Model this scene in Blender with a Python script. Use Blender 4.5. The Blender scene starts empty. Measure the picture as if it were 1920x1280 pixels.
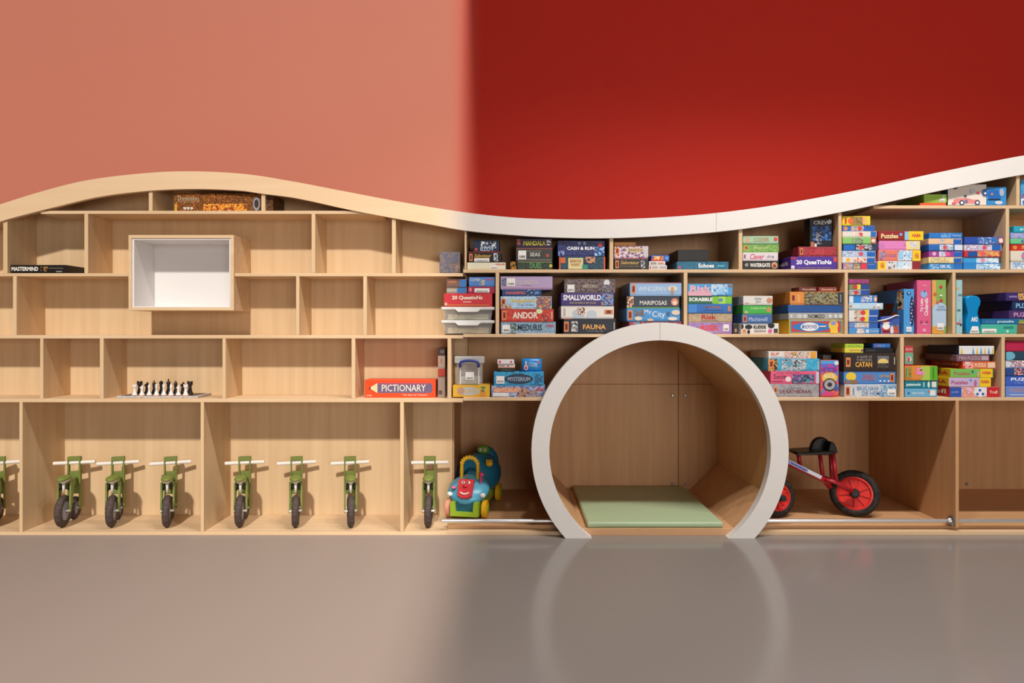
import bpy, bmesh, math, random
from mathutils import Vector, Matrix
random.seed(7)
C = bpy.context.scene.collection
scn = bpy.context.scene

# ------------------------------------------------------------------ camera
D, FPX, CX, HY, W0, H0 = 3.6, 1220.3, 960.0, 620.0, 1920.0, 1280.0
S = D / FPX                       # metres per pixel on the plane of the shelf fronts (y = 0)
ZC = (1003 - HY) * S              # eye height above the floor
cam = bpy.data.objects.new('camera', bpy.data.cameras.new('camera'))
C.objects.link(cam)
cam.location = (0, -D, ZC)
cam.rotation_euler = (math.pi / 2, 0, 0)
cam.data.sensor_width = 36
cam.data.lens = 36 * FPX / W0
cam.data.shift_y = -(H0 / 2 - HY) / W0
cam.data.clip_start = 0.05
scn.camera = cam
# ------------------------------------------------------------------ light
scn.view_settings.view_transform = 'Standard'
scn.view_settings.look = 'None'
scn.view_settings.gamma = 1
scn.view_settings.exposure = 0.0
scn.view_settings.use_curve_mapping = False
world = bpy.data.worlds.new('world')
scn.world = world
world.use_nodes = True
world.node_tree.nodes['Background'].inputs[0].default_value = (1.0, 0.96, 0.92, 1)
world.node_tree.nodes['Background'].inputs[1].default_value = 0.03

def light(name, kind, loc, rot, energy, color, **kw):
    d = bpy.data.lights.new(name, kind)
    d.energy = energy
    d.color = color
    for k, v in kw.items():
        setattr(d, k, v)
    o = bpy.data.objects.new(name, d)
    o.location = loc
    o.rotation_euler = rot
    C.objects.link(o)
    return o

def aim(o, target):
    o.rotation_euler = (Vector(target) - o.location).to_track_quat('-Z', 'Y').to_euler()

LAMP_W, WINDOW_W = 215, 290
SUN_EL = math.radians(38)
# open sky over the salmon half, behind the viewer
light('sun_offscreen', 'SUN', (-3, -8, 8), (math.pi / 2 - SUN_EL, 0, 0), 2.9, (1.0, 0.955, 0.885), angle=math.radians(2.6))
# recessed downlights of the ceiling over the red half, pointing straight down
for i, x in enumerate((0.55, 1.35, 2.15, 2.95)):
    light('ceiling_lamp_%d_offscreen' % (i + 1), 'SPOT', (x, -1.75, 4.55), (0, 0, 0), LAMP_W, (1.0, 0.95, 0.9), spot_size=math.radians(118), spot_blend=0.7, shadow_soft_size=0.12)
# daylight window in the rear wall, far behind the viewer
light('window_rear_offscreen', 'AREA', (3.4, -10.9, 1.8), (math.pi / 2, 0, 0), WINDOW_W, (1.0, 0.96, 0.92), shape='RECTANGLE', size=5.0, size_y=2.6)

# ------------------------------------------------------------------ helpers
def X(px, y=0.0):
    return (px - CX) * S * (D + y) / D

def Z(py, y=0.0):
    return ZC + (HY - py) * S * (D + y) / D

def lin(h):
    out = []
    for i in (0, 2, 4):
        c = int(h[i:i + 2], 16) / 255
        out.append(c / 12.92 if c <= 0.04045 else ((c + 0.055) / 1.055) ** 2.4)
    return (*out, 1)

_m = {}
def mat(col, rough=0.5, metal=0.0, spec=0.4, **kw):
    key = (col, rough, metal, spec, tuple(sorted(kw.items())))
    if key in _m:
        return _m[key]
    m = bpy.data.materials.new('paint_' + str(col))
    m.use_nodes = True
    b = m.node_tree.nodes['Principled BSDF']
    b.inputs['Base Color'].default_value = lin(col) if isinstance(col, str) else (*col, 1)
    b.inputs['Roughness'].default_value = rough
    b.inputs['Metallic'].default_value = metal
    b.inputs['Specular IOR Level'].default_value = spec
    for k, v in kw.items():
        b.inputs[k].default_value = v
    _m[key] = m
    return m

def ramp_mat(name, cols, scale=(20, 20, 20), rough=0.5, spec=0.4, detail=2.0, lo=0.3, hi=0.7, interp='CONSTANT', voro=False):
    m = bpy.data.materials.new(name)
    m.use_nodes = True
    nt = m.node_tree
    b = nt.nodes['Principled BSDF']
    tc = nt.nodes.new('ShaderNodeTexCoord')
    mp = nt.nodes.new('ShaderNodeMapping')
    mp.inputs['Scale'].default_value = scale
    nt.links.new(tc.outputs['Object'], mp.inputs[0])
    if voro:
        n = nt.nodes.new('ShaderNodeTexVoronoi')
        n.inputs['Scale'].default_value = 1
        out = n.outputs['Color']
    else:
        n = nt.nodes.new('ShaderNodeTexNoise')
        n.inputs['Scale'].default_value = 1
        n.inputs['Detail'].default_value = detail
        out = n.outputs['Fac']
    nt.links.new(mp.outputs[0], n.inputs['Vector'])
    r = nt.nodes.new('ShaderNodeValToRGB')
    r.color_ramp.interpolation = interp
    els = r.color_ramp.elements
    k = len(cols)
    while len(els) < k:
        els.new(0.5)
    for i, c in enumerate(cols):
        els[i].position = lo + (hi - lo) * i / max(1, k - 1 if interp != 'CONSTANT' else k)
        els[i].color = lin(c) if isinstance(c, str) else (*c, 1)
    nt.links.new(out, r.inputs[0])
    nt.links.new(r.outputs[0], b.inputs['Base Color'])
    b.inputs['Roughness'].default_value = rough
    b.inputs['Specular IOR Level'].default_value = spec
    return m

_art = {}
def art(*cols, sc=70):
    key = (cols, sc)
    if key not in _art:
        _art[key] = ramp_mat('printed_artwork', cols, (sc, sc, sc), 0.45, 0.4, 2.5, 0.32, 0.68)
    return _art[key]

WA, WB = (0.63, 0.43, 0.24), (0.715, 0.51, 0.305)
M_WOODV = ramp_mat('maple_veneer_vertical', [WA, WB], (26, 26, 1.2), 0.5, 0.3, 3, 0.3, 0.7, 'LINEAR')
M_WOODH = ramp_mat('maple_veneer_horizontal', [(0.65, 0.44, 0.255), (0.74, 0.53, 0.33)], (1.2, 26, 26), 0.5, 0.3, 3, 0.3, 0.7, 'LINEAR')
M_WOODD = ramp_mat('beech_veneer_vertical', [(0.56, 0.30, 0.135), (0.66, 0.37, 0.175)], (24, 24, 1.1), 0.45, 0.35, 4, 0.3, 0.7, 'LINEAR')
M_WOODDH = ramp_mat('beech_veneer_flat', [(0.56, 0.31, 0.15), (0.66, 0.385, 0.20)], (1.1, 24, 24), 0.42, 0.35, 4, 0.3, 0.7, 'LINEAR')
M_WHITE = mat((0.78, 0.745, 0.71), 0.45)
M_CHROME = mat((0.85, 0.86, 0.88), 0.28, 0.8)
M_STEEL = mat((0.36, 0.35, 0.35), 0.35, 0.9)

def split_mat(name, left, right, px0, px1, rl=0.5, rr=0.5, y=0.0, grain=None, spec=(0.3, 0.3)):
    """one finish passing into another along x"""
    m = bpy.data.materials.new(name)
    m.use_nodes = True
    nt = m.node_tree
    b = nt.nodes['Principled BSDF']
    g = nt.nodes.new('ShaderNodeNewGeometry')
    sx = nt.nodes.new('ShaderNodeSeparateXYZ')
    nt.links.new(g.outputs['Position'], sx.inputs[0])
    mr = nt.nodes.new('ShaderNodeMapRange')
    mr.interpolation_type = 'SMOOTHSTEP'
    mr.inputs['From Min'].default_value = X(px0, y)
    mr.inputs['From Max'].default_value = X(px1, y)
    nt.links.new(sx.outputs['X'], mr.inputs['Value'])
    mx = nt.nodes.new('ShaderNodeMix')
    mx.data_type = 'RGBA'
    nt.links.new(mr.outputs[0], mx.inputs[0])
    mx.inputs[6].default_value = (*left, 1)
    mx.inputs[7].default_value = (*right, 1)
    if grain:
        mp = nt.nodes.new('ShaderNodeMapping')
        mp.inputs['Scale'].default_value = (1.2, 26, 26)
        nt.links.new(g.outputs['Position'], mp.inputs[0])
        n = nt.nodes.new('ShaderNodeTexNoise')
        n.inputs['Scale'].default_value = 1
        n.inputs['Detail'].default_value = 3
        nt.links.new(mp.outputs[0], n.inputs['Vector'])
        m2 = nt.nodes.new('ShaderNodeMix')
        m2.data_type = 'RGBA'
        nt.links.new(n.outputs['Fac'], m2.inputs[0])
        m2.inputs[6].default_value = (*left, 1)
        m2.inputs[7].default_value = (*grain, 1)
        nt.links.new(m2.outputs[2], mx.inputs[6])
    nt.links.new(mx.outputs[2], b.inputs['Base Color'])
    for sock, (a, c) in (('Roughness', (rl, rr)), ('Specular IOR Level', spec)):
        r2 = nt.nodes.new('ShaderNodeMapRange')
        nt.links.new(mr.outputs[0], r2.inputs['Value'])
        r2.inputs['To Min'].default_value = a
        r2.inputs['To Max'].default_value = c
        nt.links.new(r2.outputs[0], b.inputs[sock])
    return m

ORIG = {}
def tag(o, label=None, cat=None, group=None, kind=None):
    for k, v in (('label', label), ('category', cat), ('group', group), ('kind', kind)):
        if v:
            o[k] = v
    return o

def empty(name, loc, label=None, cat=None, group=None, rotz=0.0):
    o = bpy.data.objects.new(name, None)
    o.empty_display_size = 0.05
    o.location = loc
    o.rotation_euler = (0, 0, rotz)
    C.objects.link(o)
    ORIG[o] = Vector(loc)
    return tag(o, label, cat, group)

class MB:
    """collects shapes; build() links them as one mesh object. Points are in world space unless local."""
    def __init__(self):
        self.bm = bmesh.new()

    def box(self, x0, x1, y0, y1, z0, z1, bev=0.0, seg=1):
        vs = [self.bm.verts.new((x, y, z)) for z in (z0, z1) for y in (y0, y1) for x in (x0, x1)]
        fs = [(0, 2, 3, 1), (4, 5, 7, 6), (0, 1, 5, 4), (2, 6, 7, 3), (0, 4, 6, 2), (1, 3, 7, 5)]
        faces = [self.bm.faces.new([vs[i] for i in f]) for f in fs]
        if bev > 0:
            es = set(e for f in faces for e in f.edges)
            bmesh.ops.bevel(self.bm, geom=list(es), offset=bev, segments=seg, affect='EDGES', profile=0.5)
        return self

    def prism(self, pts, y0, y1):
        """outline in x,z extruded along y"""
        a = [self.bm.verts.new((x, y0, z)) for x, z in pts]
        b = [self.bm.verts.new((x, y1, z)) for x, z in pts]
        n = len(pts)
        fs = [self.bm.faces.new(a), self.bm.faces.new(b[::-1])]
        for i in range(n):
            fs.append(self.bm.faces.new((a[i], b[i], b[(i + 1) % n], a[(i + 1) % n])))
        bmesh.ops.recalc_face_normals(self.bm, faces=fs)
        return self

    def strip(self, top, bot, y0, y1):
        """band between two polylines (same count) in x,z extruded along y; closed solid of quads"""
        n = len(top)
        g = [[self.bm.verts.new((p[0], y, p[1])) for p in l] for y in (y0, y1) for l in (top, bot)]
        tf, bf, tb, bb = g
        fs = []
        for i in range(n - 1):
            for q in ((tf[i], tf[i + 1], bf[i + 1], bf[i]), (tb[i], bb[i], bb[i + 1], tb[i + 1]),
                      (tf[i], tb[i], tb[i + 1], tf[i + 1]), (bf[i], bf[i + 1], bb[i + 1], bb[i])):
                fs.append(self.bm.faces.new(q))
        fs.append(self.bm.faces.new((tf[0], bf[0], bb[0], tb[0])))
        fs.append(self.bm.faces.new((tf[-1], tb[-1], bb[-1], bf[-1])))
        bmesh.ops.recalc_face_normals(self.bm, faces=fs)
        return self

    def tube(self, pts, r, n=10, caps=True, rs=None):
        pts = [Vector(p) for p in pts]
        rings = []
        up = None
        for i, p in enumerate(pts):
            t = (pts[min(i + 1, len(pts) - 1)] - pts[max(i - 1, 0)]).normalized()
            if up is None:
                up = Vector((0, 0, 1)) if abs(t.z) < 0.9 else Vector((0, 1, 0))
            a = t.cross(up)
            if a.length < 1e-4:
                a = t.cross(Vector((1, 0, 0)))
            a.normalize()
            b = a.cross(t).normalized()
            up = b
            rr = rs[i] if rs else r
            rings.append([self.bm.verts.new(p + a * rr * math.cos(k * 2 * math.pi / n) + b * rr * math.sin(k * 2 * math.pi / n)) for k in range(n)])
        for i in range(len(rings) - 1):
            for k in range(n):
                self.bm.faces.new((rings[i][k], rings[i][(k + 1) % n], rings[i + 1][(k + 1) % n], rings[i + 1][k]))
        if caps:
            self.bm.faces.new(rings[0][::-1])
            self.bm.faces.new(rings[-1])
        return self

    def lathe(self, prof, center=(0, 0, 0), axis='Z', n=16, closed=False):
        c = Vector(center)
        rings = []
        for r, h in prof:
            ring = []
            for k in range(n):
                a = 2 * math.pi * k / n
                p = Vector((r * math.cos(a), r * math.sin(a), h))
                if axis == 'X':
                    p = Vector((p.z, p.x, p.y))
                elif axis == 'Y':
                    p = Vector((p.y, p.z, p.x))
                ring.append(self.bm.verts.new(c + p))
            rings.append(ring)
        m = len(rings)
        for i in range(m if closed else m - 1):
            A, B = rings[i], rings[(i + 1) % m]
            for k in range(n):
                self.bm.faces.new((A[k], A[(k + 1) % n], B[(k + 1) % n], B[k]))
        if not closed:
            self.bm.faces.new(rings[0][::-1])
            self.bm.faces.new(rings[-1])
        return self

    def torus(self, R, r, center, axis='X', n=28, m=10, sq=1.0):
        prof = [(R + r * math.cos(2 * math.pi * k / m), r * sq * math.sin(2 * math.pi * k / m)) for k in range(m)]
        return self.lathe(prof, center, axis, n, closed=True)

    def ellipsoid(self, center, rx, ry, rz, n=14, m=8, cut=None):
        c = Vector(center)
        M = Matrix.Translation(c) @ Matrix.Diagonal((rx, ry, rz, 1))
        bmesh.ops.create_uvsphere(self.bm, u_segments=n, v_segments=m, radius=1, matrix=M)
        return self

    def xf(self, M):
        bmesh.ops.transform(self.bm, matrix=M, verts=self.bm.verts)
        return self

    def build(self, name, material, parent=None, smooth=False, local=False, bev=0.0):
        bmesh.ops.recalc_face_normals(self.bm, faces=self.bm.faces)
        off = Vector((0, 0, 0)) if (parent is None or local) else ORIG.get(parent, Vector((0, 0, 0)))
        if off.length:
            bmesh.ops.translate(self.bm, verts=self.bm.verts, vec=-off)
        me = bpy.data.meshes.new(name)
        self.bm.to_mesh(me)
        self.bm.free()
        if smooth:
            for p in me.polygons:
                p.use_smooth = True
        me.materials.append(material)
        o = bpy.data.objects.new(name, me)
        C.objects.link(o)
        if parent is not None:
            o.parent = parent
            ORIG[o] = off
        if bev:
            md = o.modifiers.new('bevel', 'BEVEL')
            md.width = bev
            md.segments = 2
            md.limit_method = 'ANGLE'
        return o

def smooth_angle(o, deg=40):
    me = o.data
    for p in me.polygons:
        p.use_smooth = True
    bm = bmesh.new()
    bm.from_mesh(me)
    for e in bm.edges:
        e.smooth = not (len(e.link_faces) == 2 and e.calc_face_angle(0) > math.radians(deg))
    bm.to_mesh(me)
    bm.free()
    return o

def text_mesh(body, bold=0.0, shear=0.0):
    cu = bpy.data.curves.new('lettering', 'FONT')
    cu.body = body
    cu.resolution_u = 2
    cu.offset = bold
    cu.shear = shear
    cu.align_x = 'LEFT'
    ob = bpy.data.objects.new('lettering', cu)
    C.objects.link(ob)
    dg = bpy.context.evaluated_depsgraph_get()
    me = bpy.data.meshes.new_from_object(ob.evaluated_get(dg))
    bpy.data.objects.remove(ob)
    bpy.data.curves.remove(cu)
    return me

def put_text(parent, body, x0, x1, z0, z1, y, col, bold=0.015, shear=0.0, vertical=False, local=True):
    """flat lettering facing the viewer (-y), fitted into the rectangle, in the parent's own frame"""
    me = text_mesh(body, bold, shear)
    if not me.vertices:
        return None
    xs = [v.co.x for v in me.vertices]
    ys = [v.co.y for v in me.vertices]
    a0, a1, b0, b1 = min(xs), max(xs), min(ys), max(ys)
    for v in me.vertices:
        u = (v.co.x - a0) / max(1e-6, a1 - a0)
        w = (v.co.y - b0) / max(1e-6, b1 - b0)
        if vertical:
            v.co = Vector((x1 - w * (x1 - x0), y, z0 + u * (z1 - z0)))
        else:
            v.co = Vector((x0 + u * (x1 - x0), y, z0 + w * (z1 - z0)))
    me.materials.append(mat(col, 0.5))
    o = bpy.data.objects.new('lettering', me)
    C.objects.link(o)
    o.parent = parent
    ORIG[o] = ORIG.get(parent, Vector((0, 0, 0)))
    return o

# ------------------------------------------------------------------ room
SPLIT = 868
XS = X(854)
WY = 0.93
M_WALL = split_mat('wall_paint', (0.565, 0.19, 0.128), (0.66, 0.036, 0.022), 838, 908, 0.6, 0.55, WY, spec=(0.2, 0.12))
tag(MB().box(-9, 9, WY, WY + 0.12, -0.05, 4.6).build('wall_front', M_WALL), 'wall painted salmon that passes into deep red above the shelving', 'wall', kind='structure')
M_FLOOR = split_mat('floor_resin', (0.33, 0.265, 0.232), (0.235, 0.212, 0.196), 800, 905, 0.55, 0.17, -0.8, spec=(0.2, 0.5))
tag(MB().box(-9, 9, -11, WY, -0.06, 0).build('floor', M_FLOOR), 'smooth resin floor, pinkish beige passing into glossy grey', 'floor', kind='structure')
M_PLASTER = mat((0.62, 0.58, 0.54), 0.8)
tag(MB().box(XS, 9, -11, WY + 0.12, 4.6, 4.75).build('sun_block_ceiling', M_PLASTER), 'unseen plaster slab added to keep the sun off the red walled half', 'sun_block_ceiling', kind='structure')  # unseen slab added to block the sun; its edge sets the sunlit boundary
tag(MB().box(XS, 9, -11.2, -11, -0.05, 4.6).build('sun_block_wall', M_PLASTER), 'unseen plaster wall added behind the viewer to block the sun', 'wall', kind='structure')  # unseen wall added with the slab to shade the red half

# ------------------------------------------------------------------ shelving
DU, DB = 0.22, 0.34        # depth of the pale unit: upper shelves, bottom row
RU, RB = 0.35, 0.88        # depth of the other unit: upper shelves, bottom row
ROOF = 11
FT = 0.014
WT = [(-570, 478), (-160, 440), (0, 385), (90, 357), (170, 338), (280, 325), (365, 322), (460, 327), (545, 340), (640, 358), (740, 377), (860, 397), (960, 408), (1060, 412),
      (1140, 412), (1240, 408), (1340, 400), (1440, 387), (1560, 366), (1640, 350), (1720, 332), (1800, 315), (1860, 303), (1920, 292), (2270, 246), (2660, 240)]
WBT = [(-570, 510), (-160, 474), (0, 417), (61, 400), (89, 393), (186, 370), (280, 358.5), (364, 355), (452, 358), (491, 363.5), (556, 372), (657, 394), (736, 409), (806, 421), (868, 432),
       (938, 439), (1030, 445), (1150, 446.5), (1300, 438.5), (1387, 430), (1480, 415.5), (1573, 398.5), (1640, 384.5), (1760, 358), (1840, 342), (1920, 327.5), (2270, 281), (2660, 275)]

def spline(pts, x):
    n = len(pts)
    for i in range(n - 1):
        if x <= pts[i + 1][0] or i == n - 2:
            x0, y0 = pts[i]
            x1, y1 = pts[i + 1]
            def sl(k):
                if k <= 0 or k >= n - 1:
                    k0, k1 = max(0, k - 1), min(n - 1, k + 1)
                else:
                    k0, k1 = k - 1, k + 1
                return (pts[k1][1] - pts[k0][1]) / (pts[k1][0] - pts[k0][0])
            h = x1 - x0
            t = (x - x0) / h
            m0, m1 = sl(i) * h, sl(i + 1) * h
            return (2 * t**3 - 3 * t**2 + 1) * y0 + (t**3 - 2 * t**2 + t) * m0 + (-2 * t**3 + 3 * t**2) * y1 + (t**3 - t**2) * m1

def wave_bot(px):
    return spline(WBT, px)

M_WAVE = split_mat('wave_band_finish', (0.70, 0.475, 0.28), (0.78, 0.745, 0.71), 800, 905, 0.5, 0.45, 0, grain=(0.80, 0.575, 0.365))
wave = empty('wave_band', (XS, 0, Z(432)), 'long wavy band capping the shelving, pale wood passing into white', 'fascia')
for a, b in ((-565, 868), (868, 1341.4), (1342, 2645)):
    k = max(3, int((b - a) / 12))
    xs = [a + (b - a) * i / k for i in range(k + 1)]
    d = DU if b < 900 else RU
    smooth_angle(MB().strip([(X(p), Z(spline(WT, p))) for p in xs], [(X(p), Z(wave_bot(p))) for p in xs], -0.012, FT).build('band_section', M_WAVE, wave))
    smooth_angle(MB().strip([(X(p), Z(spline(WT, p) + .3)) for p in xs], [(X(p), Z(spline(WT, p) + ROOF)) for p in xs], FT, d + 0.012).build('roof_panel', M_WOODH, wave))

def board(parent, name, px0, px1, py0, py1, depth, m, y0=0.0):
    return MB().box(X(px0), X(px1), y0, depth, Z(py1), Z(py0), 0.0012).build(name, m, parent)

def divider_to_wave(parent, px0, px1, pyb, depth, m):
    f = lambda p: Z(wave_bot(p) + .4)
    r = lambda p: Z(spline(WT, p) + ROOF + .4)
    o = MB().prism([(X(px0), Z(pyb)), (X(px1), Z(pyb)), (X(px1), f(px1)), (X(px0), f(px0))], 0.0, FT + .0008)
    o.prism([(X(px0), Z(pyb)), (X(px1), Z(pyb)), (X(px1), r(px1)), (X(px0), r(px0))], FT + .0008, depth)
    return o.build('divider', m, parent)

LU = empty('shelving_unit', (X(370), 0, 0), 'pale maple shelving unit holding the green balance bikes', 'shelving')
RUo = empty('shelving_unit', (X(1400), 0, 0), 'maple shelving unit packed with board games around the round nook', 'shelving')
L0 = -560
def under_wave(px0, px1, top, n=60):
    """back panel outline under the wave between px0..px1 down to row top"""
    xs = [px0 + (px1 - px0) * i / n for i in range(n + 1)]
    return [(X(p), Z(spline(WT, p) + ROOF + .4)) for p in xs] , [(X(p), Z(top)) for p in xs]
# pale unit: horizontals
board(LU, 'shelf', 76, 712, 395, 401, DU, M_WOODH)
board(LU, 'shelf', L0, 242.7, 512, 518, DU, M_WOODH)
board(LU, 'shelf', 440.3, SPLIT, 512, 518, DU, M_WOODH)
board(LU, 'shelf', L0, SPLIT, 628, 634.5, DU, M_WOODH)
board(LU, 'shelf', L0, SPLIT, 747, 754, DB, M_WOODH)
BS = 838
board(LU, 'base_board', L0, BS, 997, 1003, DB, M_WOODH)
t_, b_ = under_wave(L0, SPLIT, 754)
MB().strip(t_, b_, DU, DU + 0.012).build('back_panel', M_WOODV, LU)
board(LU, 'back_panel', L0, BS, 754, 1003, DB + 0.012, M_WOODV, DB)
for a, b in ((279, 286), (490, 497)):
    divider_to_wave(LU, a, b, 395, DU, M_WOODV)
for a, b in ((6, 14), (735, 742)):
    divider_to_wave(LU, a, b, 512, DU, M_WOODV)
for rows, ty, by, d in (((( 158, 165), (584, 591)), 401, 512, DU), (((24, 31), (555, 561), (681, 688)), 518, 628, DU),
                        (((75, 81), (187, 194), (417, 423), (659, 666)), 634.5, 747, DU), (((36, 42), (376, 382), (750, 757)), 754, 997, DB)):
    for a, b in rows:
        board(LU, 'divider', a, b, ty, by, d, M_WOODV)
# white display niche set into the pale unit
nb = empty('display_niche', (X(341.5), 0, Z(582)), 'square white lined display niche framed in pale wood', 'niche')
for nm, a, b, c, e in (('frame_side', 243, 249, 441, 582), ('frame_side', 434, 440, 441, 582), ('frame_top', 249, 434, 441, 447), ('frame_bottom', 249, 434, 576.5, 582)):
    board(nb, nm, a, b, c, e, DU - 0.002, M_WOODH, -0.012)
M_LINER = mat((0.76, 0.72, 0.70), 0.5)
for nm, a, b, c, e in (('liner_side', 249, 252.5, 447, 576.5), ('liner_side', 430.5, 434, 447, 576.5), ('liner_top', 252.5, 430.5, 447, 450), ('liner_bottom', 252.5, 430.5, 574.5, 576.5)):
    board(nb, nm, a, b, c, e, DU - 0.02, M_LINER, -0.006)
board(nb, 'liner_back', 249, 434, 447, 576.5, DU - 0.004, M_LINER, DU - 0.02)

# board game unit
R1 = 2640
RX, RY, RO, RI = 1233.5, 842.0, 237.5, 204.5
OC = 205.0
board(RUo, 'shelf', 1638, R1, 385, 391, RU, M_WOODH)
board(RUo, 'shelf', SPLIT + .3, R1, 505, 511, RU, M_WOODH)
board(RUo, 'shelf', SPLIT + .3, R1, 626, 632, RU, M_WOODH)
board(RUo, 'shelf', SPLIT + .3, RX - OC - 4.8, 745, 751, RB, M_WOODH)
board(RUo, 'shelf', RX + OC + 4.8, R1, 745, 751, RB, M_WOODH)
t_, b_ = under_wave(SPLIT + .3, R1, 632)
MB().strip(t_, b_, RU, RU + 0.012).build('back_panel', M_WOODD, RUo)
def octx(dy):
    return OC - max(0.0, abs(dy) - 0.414 * OC)
for sgn in (-1, 1):
    edge = SPLIT + .3 if sgn < 0 else R1
    q = [(edge, 632), (RX + sgn * (octx(-OC) - 3 + 6), 632), (RX + sgn * (octx(-OC) + 6), 638), (RX + sgn * (octx(751 - RY) + 6), 751), (edge, 751)]
    MB().prism([(X(a), Z(b)) for a, b in q], RU, RU + 0.012).build('back_panel', M_WOODD, RUo)
    e2 = BS if sgn < 0 else R1
    a, b = sorted((e2, RX + sgn * (OC + 4.8)))
    board(RUo, 'back_panel', a, b, 751, 1003, RB + 0.012, M_WOODD, RB)
    # floor of the bottom row with the stepped front kerb
    a, b = sorted((e2, RX + sgn * (octx(148) + 5)))
    board(RUo, 'bottom_deck', a, b, 989, 996, RB, M_WOODDH, 0.055)
    board(RUo, 'base_board', a, b, 996, 1003, RB, M_WOODH, 0.0)
for a, b in ((866.5, 873), (1143, 1150), (1385, 1392), (1572, 1578)):
    divider_to_wave(RUo, a + (4.8 if a < 870 else 0), b + (1.5 if a < 870 else 0), 505, RU, M_WOODV)
divider_to_wave(RUo, 1905.5, 1912, 385, RU, M_WOODV)
for rows, ty, by, d, y0 in ((((1886, 1892.5),), 391, 505, RU, 0), (((929, 936), (1282, 1289), (1584, 1590), (1786, 1792)), 511, 626, RU, 0),
                        (((1688, 1695), (1878, 1884.5)), 632, 745, RU, 0), (((1792, 1798),), 751, 989, RB, 0.0)):
    for a, b in rows:
        board(RUo, 'divider', a, b, ty, by, d, M_WOODV if by < 900 else M_WOODD, y0)
board(LU, 'divider', 839, 846, 634.5, 747, DU, M_WOODV)
# step between the two bottom depths
board(RUo, 'side_panel', BS + .3, BS + 3, 754.5, 989, RB, M_WOODD, DB + 0.013)
board(RUo, 'shelf', BS, SPLIT - .2, 747.5, 753, RB, M_WOODH, DB + 0.013)
MB().box(X(SPLIT) + .0005, X(SPLIT + 3), DU + .013, RU, Z(744.5), Z(436)).build('side_panel', M_WOODV, RUo)
bolt = MB().lathe([(0.009, 0), (0.009, 0.004), (0.006, 0.006)], (X(1812, RB), RB - 0.006, Z(907, RB)), 'Y', 12).build('bolt', M_STEEL, RUo)

# ------------------------------------------------------------------ round nook
nook = empty('round_nook', (X(RX), 0, 0), 'round white rimmed play nook lined with beech panels', 'nook')
def arc(R, a0, a1, n=40):
    return [(X(RX + R * math.sin(a0 + (a1 - a0) * i / n)), Z(RY - R * math.cos(a0 + (a1 - a0) * i / n))) for i in range(n + 1)]
dyf = (0 - Z(RY)) / S          # px distance (negative) from centre to the floor
aO = math.acos(dyf / RO)
aI = math.acos(dyf / RI)
for s in (-1, 1):
    g = 0.0014
    smooth_angle(MB().strip(arc(RO, s * g, s * aO), arc(RI, s * g, s * aI), -0.055, -0.004).build('rim_half', M_WHITE, nook))
PT = 4.0
ov = [(-OC, 0.414 * OC), (-OC, -0.414 * OC), (-0.414 * OC, -OC), (0.414 * OC, -OC), (OC, -0.414 * OC), (OC, 0.414 * OC)]
fl = 148.0
ov = [(-octx(fl), fl)] + ov + [(octx(fl), fl)]
names = ['slanted_panel', 'side_panel', 'slanted_panel', 'ceiling_panel', 'slanted_panel', 'side_panel', 'slanted_panel']
for i in range(len(ov) - 1):
    (a0, b0), (a1, b1) = ov[i], ov[i + 1]
    nx, ny = (b1 - b0), -(a1 - a0)
    L = math.hypot(nx, ny)
    nx, ny = nx / L * PT, ny / L * PT
    if (a0 + a1) * nx + (b0 + b1) * ny < 0:
        nx, ny = -nx, -ny
    q = [(a0, b0), (a1, b1), (a1 + nx, b1 + ny), (a0 + nx, b0 + ny)]
    MB().prism([(X(RX + u), Z(RY + v)) for u, v in q], -0.004, RB).build(names[i], M_WOODD if i != 0 and i != 6 else M_WOODDH, nook)
MB().box(X(RX - octx(fl) - 3), X(RX + octx(fl) + 3), -0.004, RB, 0, Z(RY + fl), 0.001).build('floor_panel', M_WOODDH, nook)
zf = Z(RY + fl)
xv, zh = X(1272, RB), Z(720, RB)
gp = 0.0016
zt_, xl, xr = Z(RY - OC), X(RX - OC), X(RX + OC)
for a, b, c, e in ((xl, xv - gp, zf, zh - gp), (xv + gp, xr, zf, zh - gp), (xl, xv - gp, zh + gp, zt_), (xv + gp, xr, zh + gp, zt_)):
    MB().box(a, b, RB, RB + 0.016, c, e, 0.001).build('back_panel', M_WOODD, nook)
MB().box(xl, xr, RB + 0.017, RB + 0.03, zf, zt_).build('backing_board', M_WOODD, nook)
for px in (1261, 1284.5):
    for py in (741, 907):
        MB().lathe([(0.011, 0.002), (0.011, -0.003), (0.007, -0.006)], (X(px, RB), RB, Z(py, RB)), 'Y', 14).build('bolt', M_STEEL, nook)

M_MAT = mat('A8BB96', 0.38, spec=0.45)
bmx = MB().box(X(1101), X(1357), 0.0, 0.84, zf, zf + 0.034, 0.012, 3)
mo = tag(bmx.build('floor_mat', M_MAT), 'sage green padded vinyl mat lying in the round nook', 'mat')
smooth_angle(mo, 50)

# ------------------------------------------------------------------ chrome rails
def rail(px0, px1, label, ends):
    r = empty('chrome_rail', (X(px0), 0.012, Z(979)), label, 'rail', 'chrome rails along the bottom row')
    o = MB().tube([(X(px0), 0.03, Z(979)), (X(px1), 0.03, Z(979))], 0.0105, 16).build('rod', M_CHROME, r)
    smooth_angle(o)
    for e in ends:
        s = 1 if e == px0 else -1
        MB().lathe([(0.03, 0), (0.03, 0.006 * s), (0.02, 0.012 * s), (0.016, 0.028 * s)], (X(e), 0.03, Z(979)), 'X', 18).build('end_flange', M_STEEL, r)
rail(RX + 178, 1791.5, 'chrome rail in front of the red balance bike', [1791.5])
rail(1798.5, 2600, 'chrome rail across the empty bottom compartment', [2600])
rail(828, RX - 178, 'chrome rail in front of the ride-on toy car', [])

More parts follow.
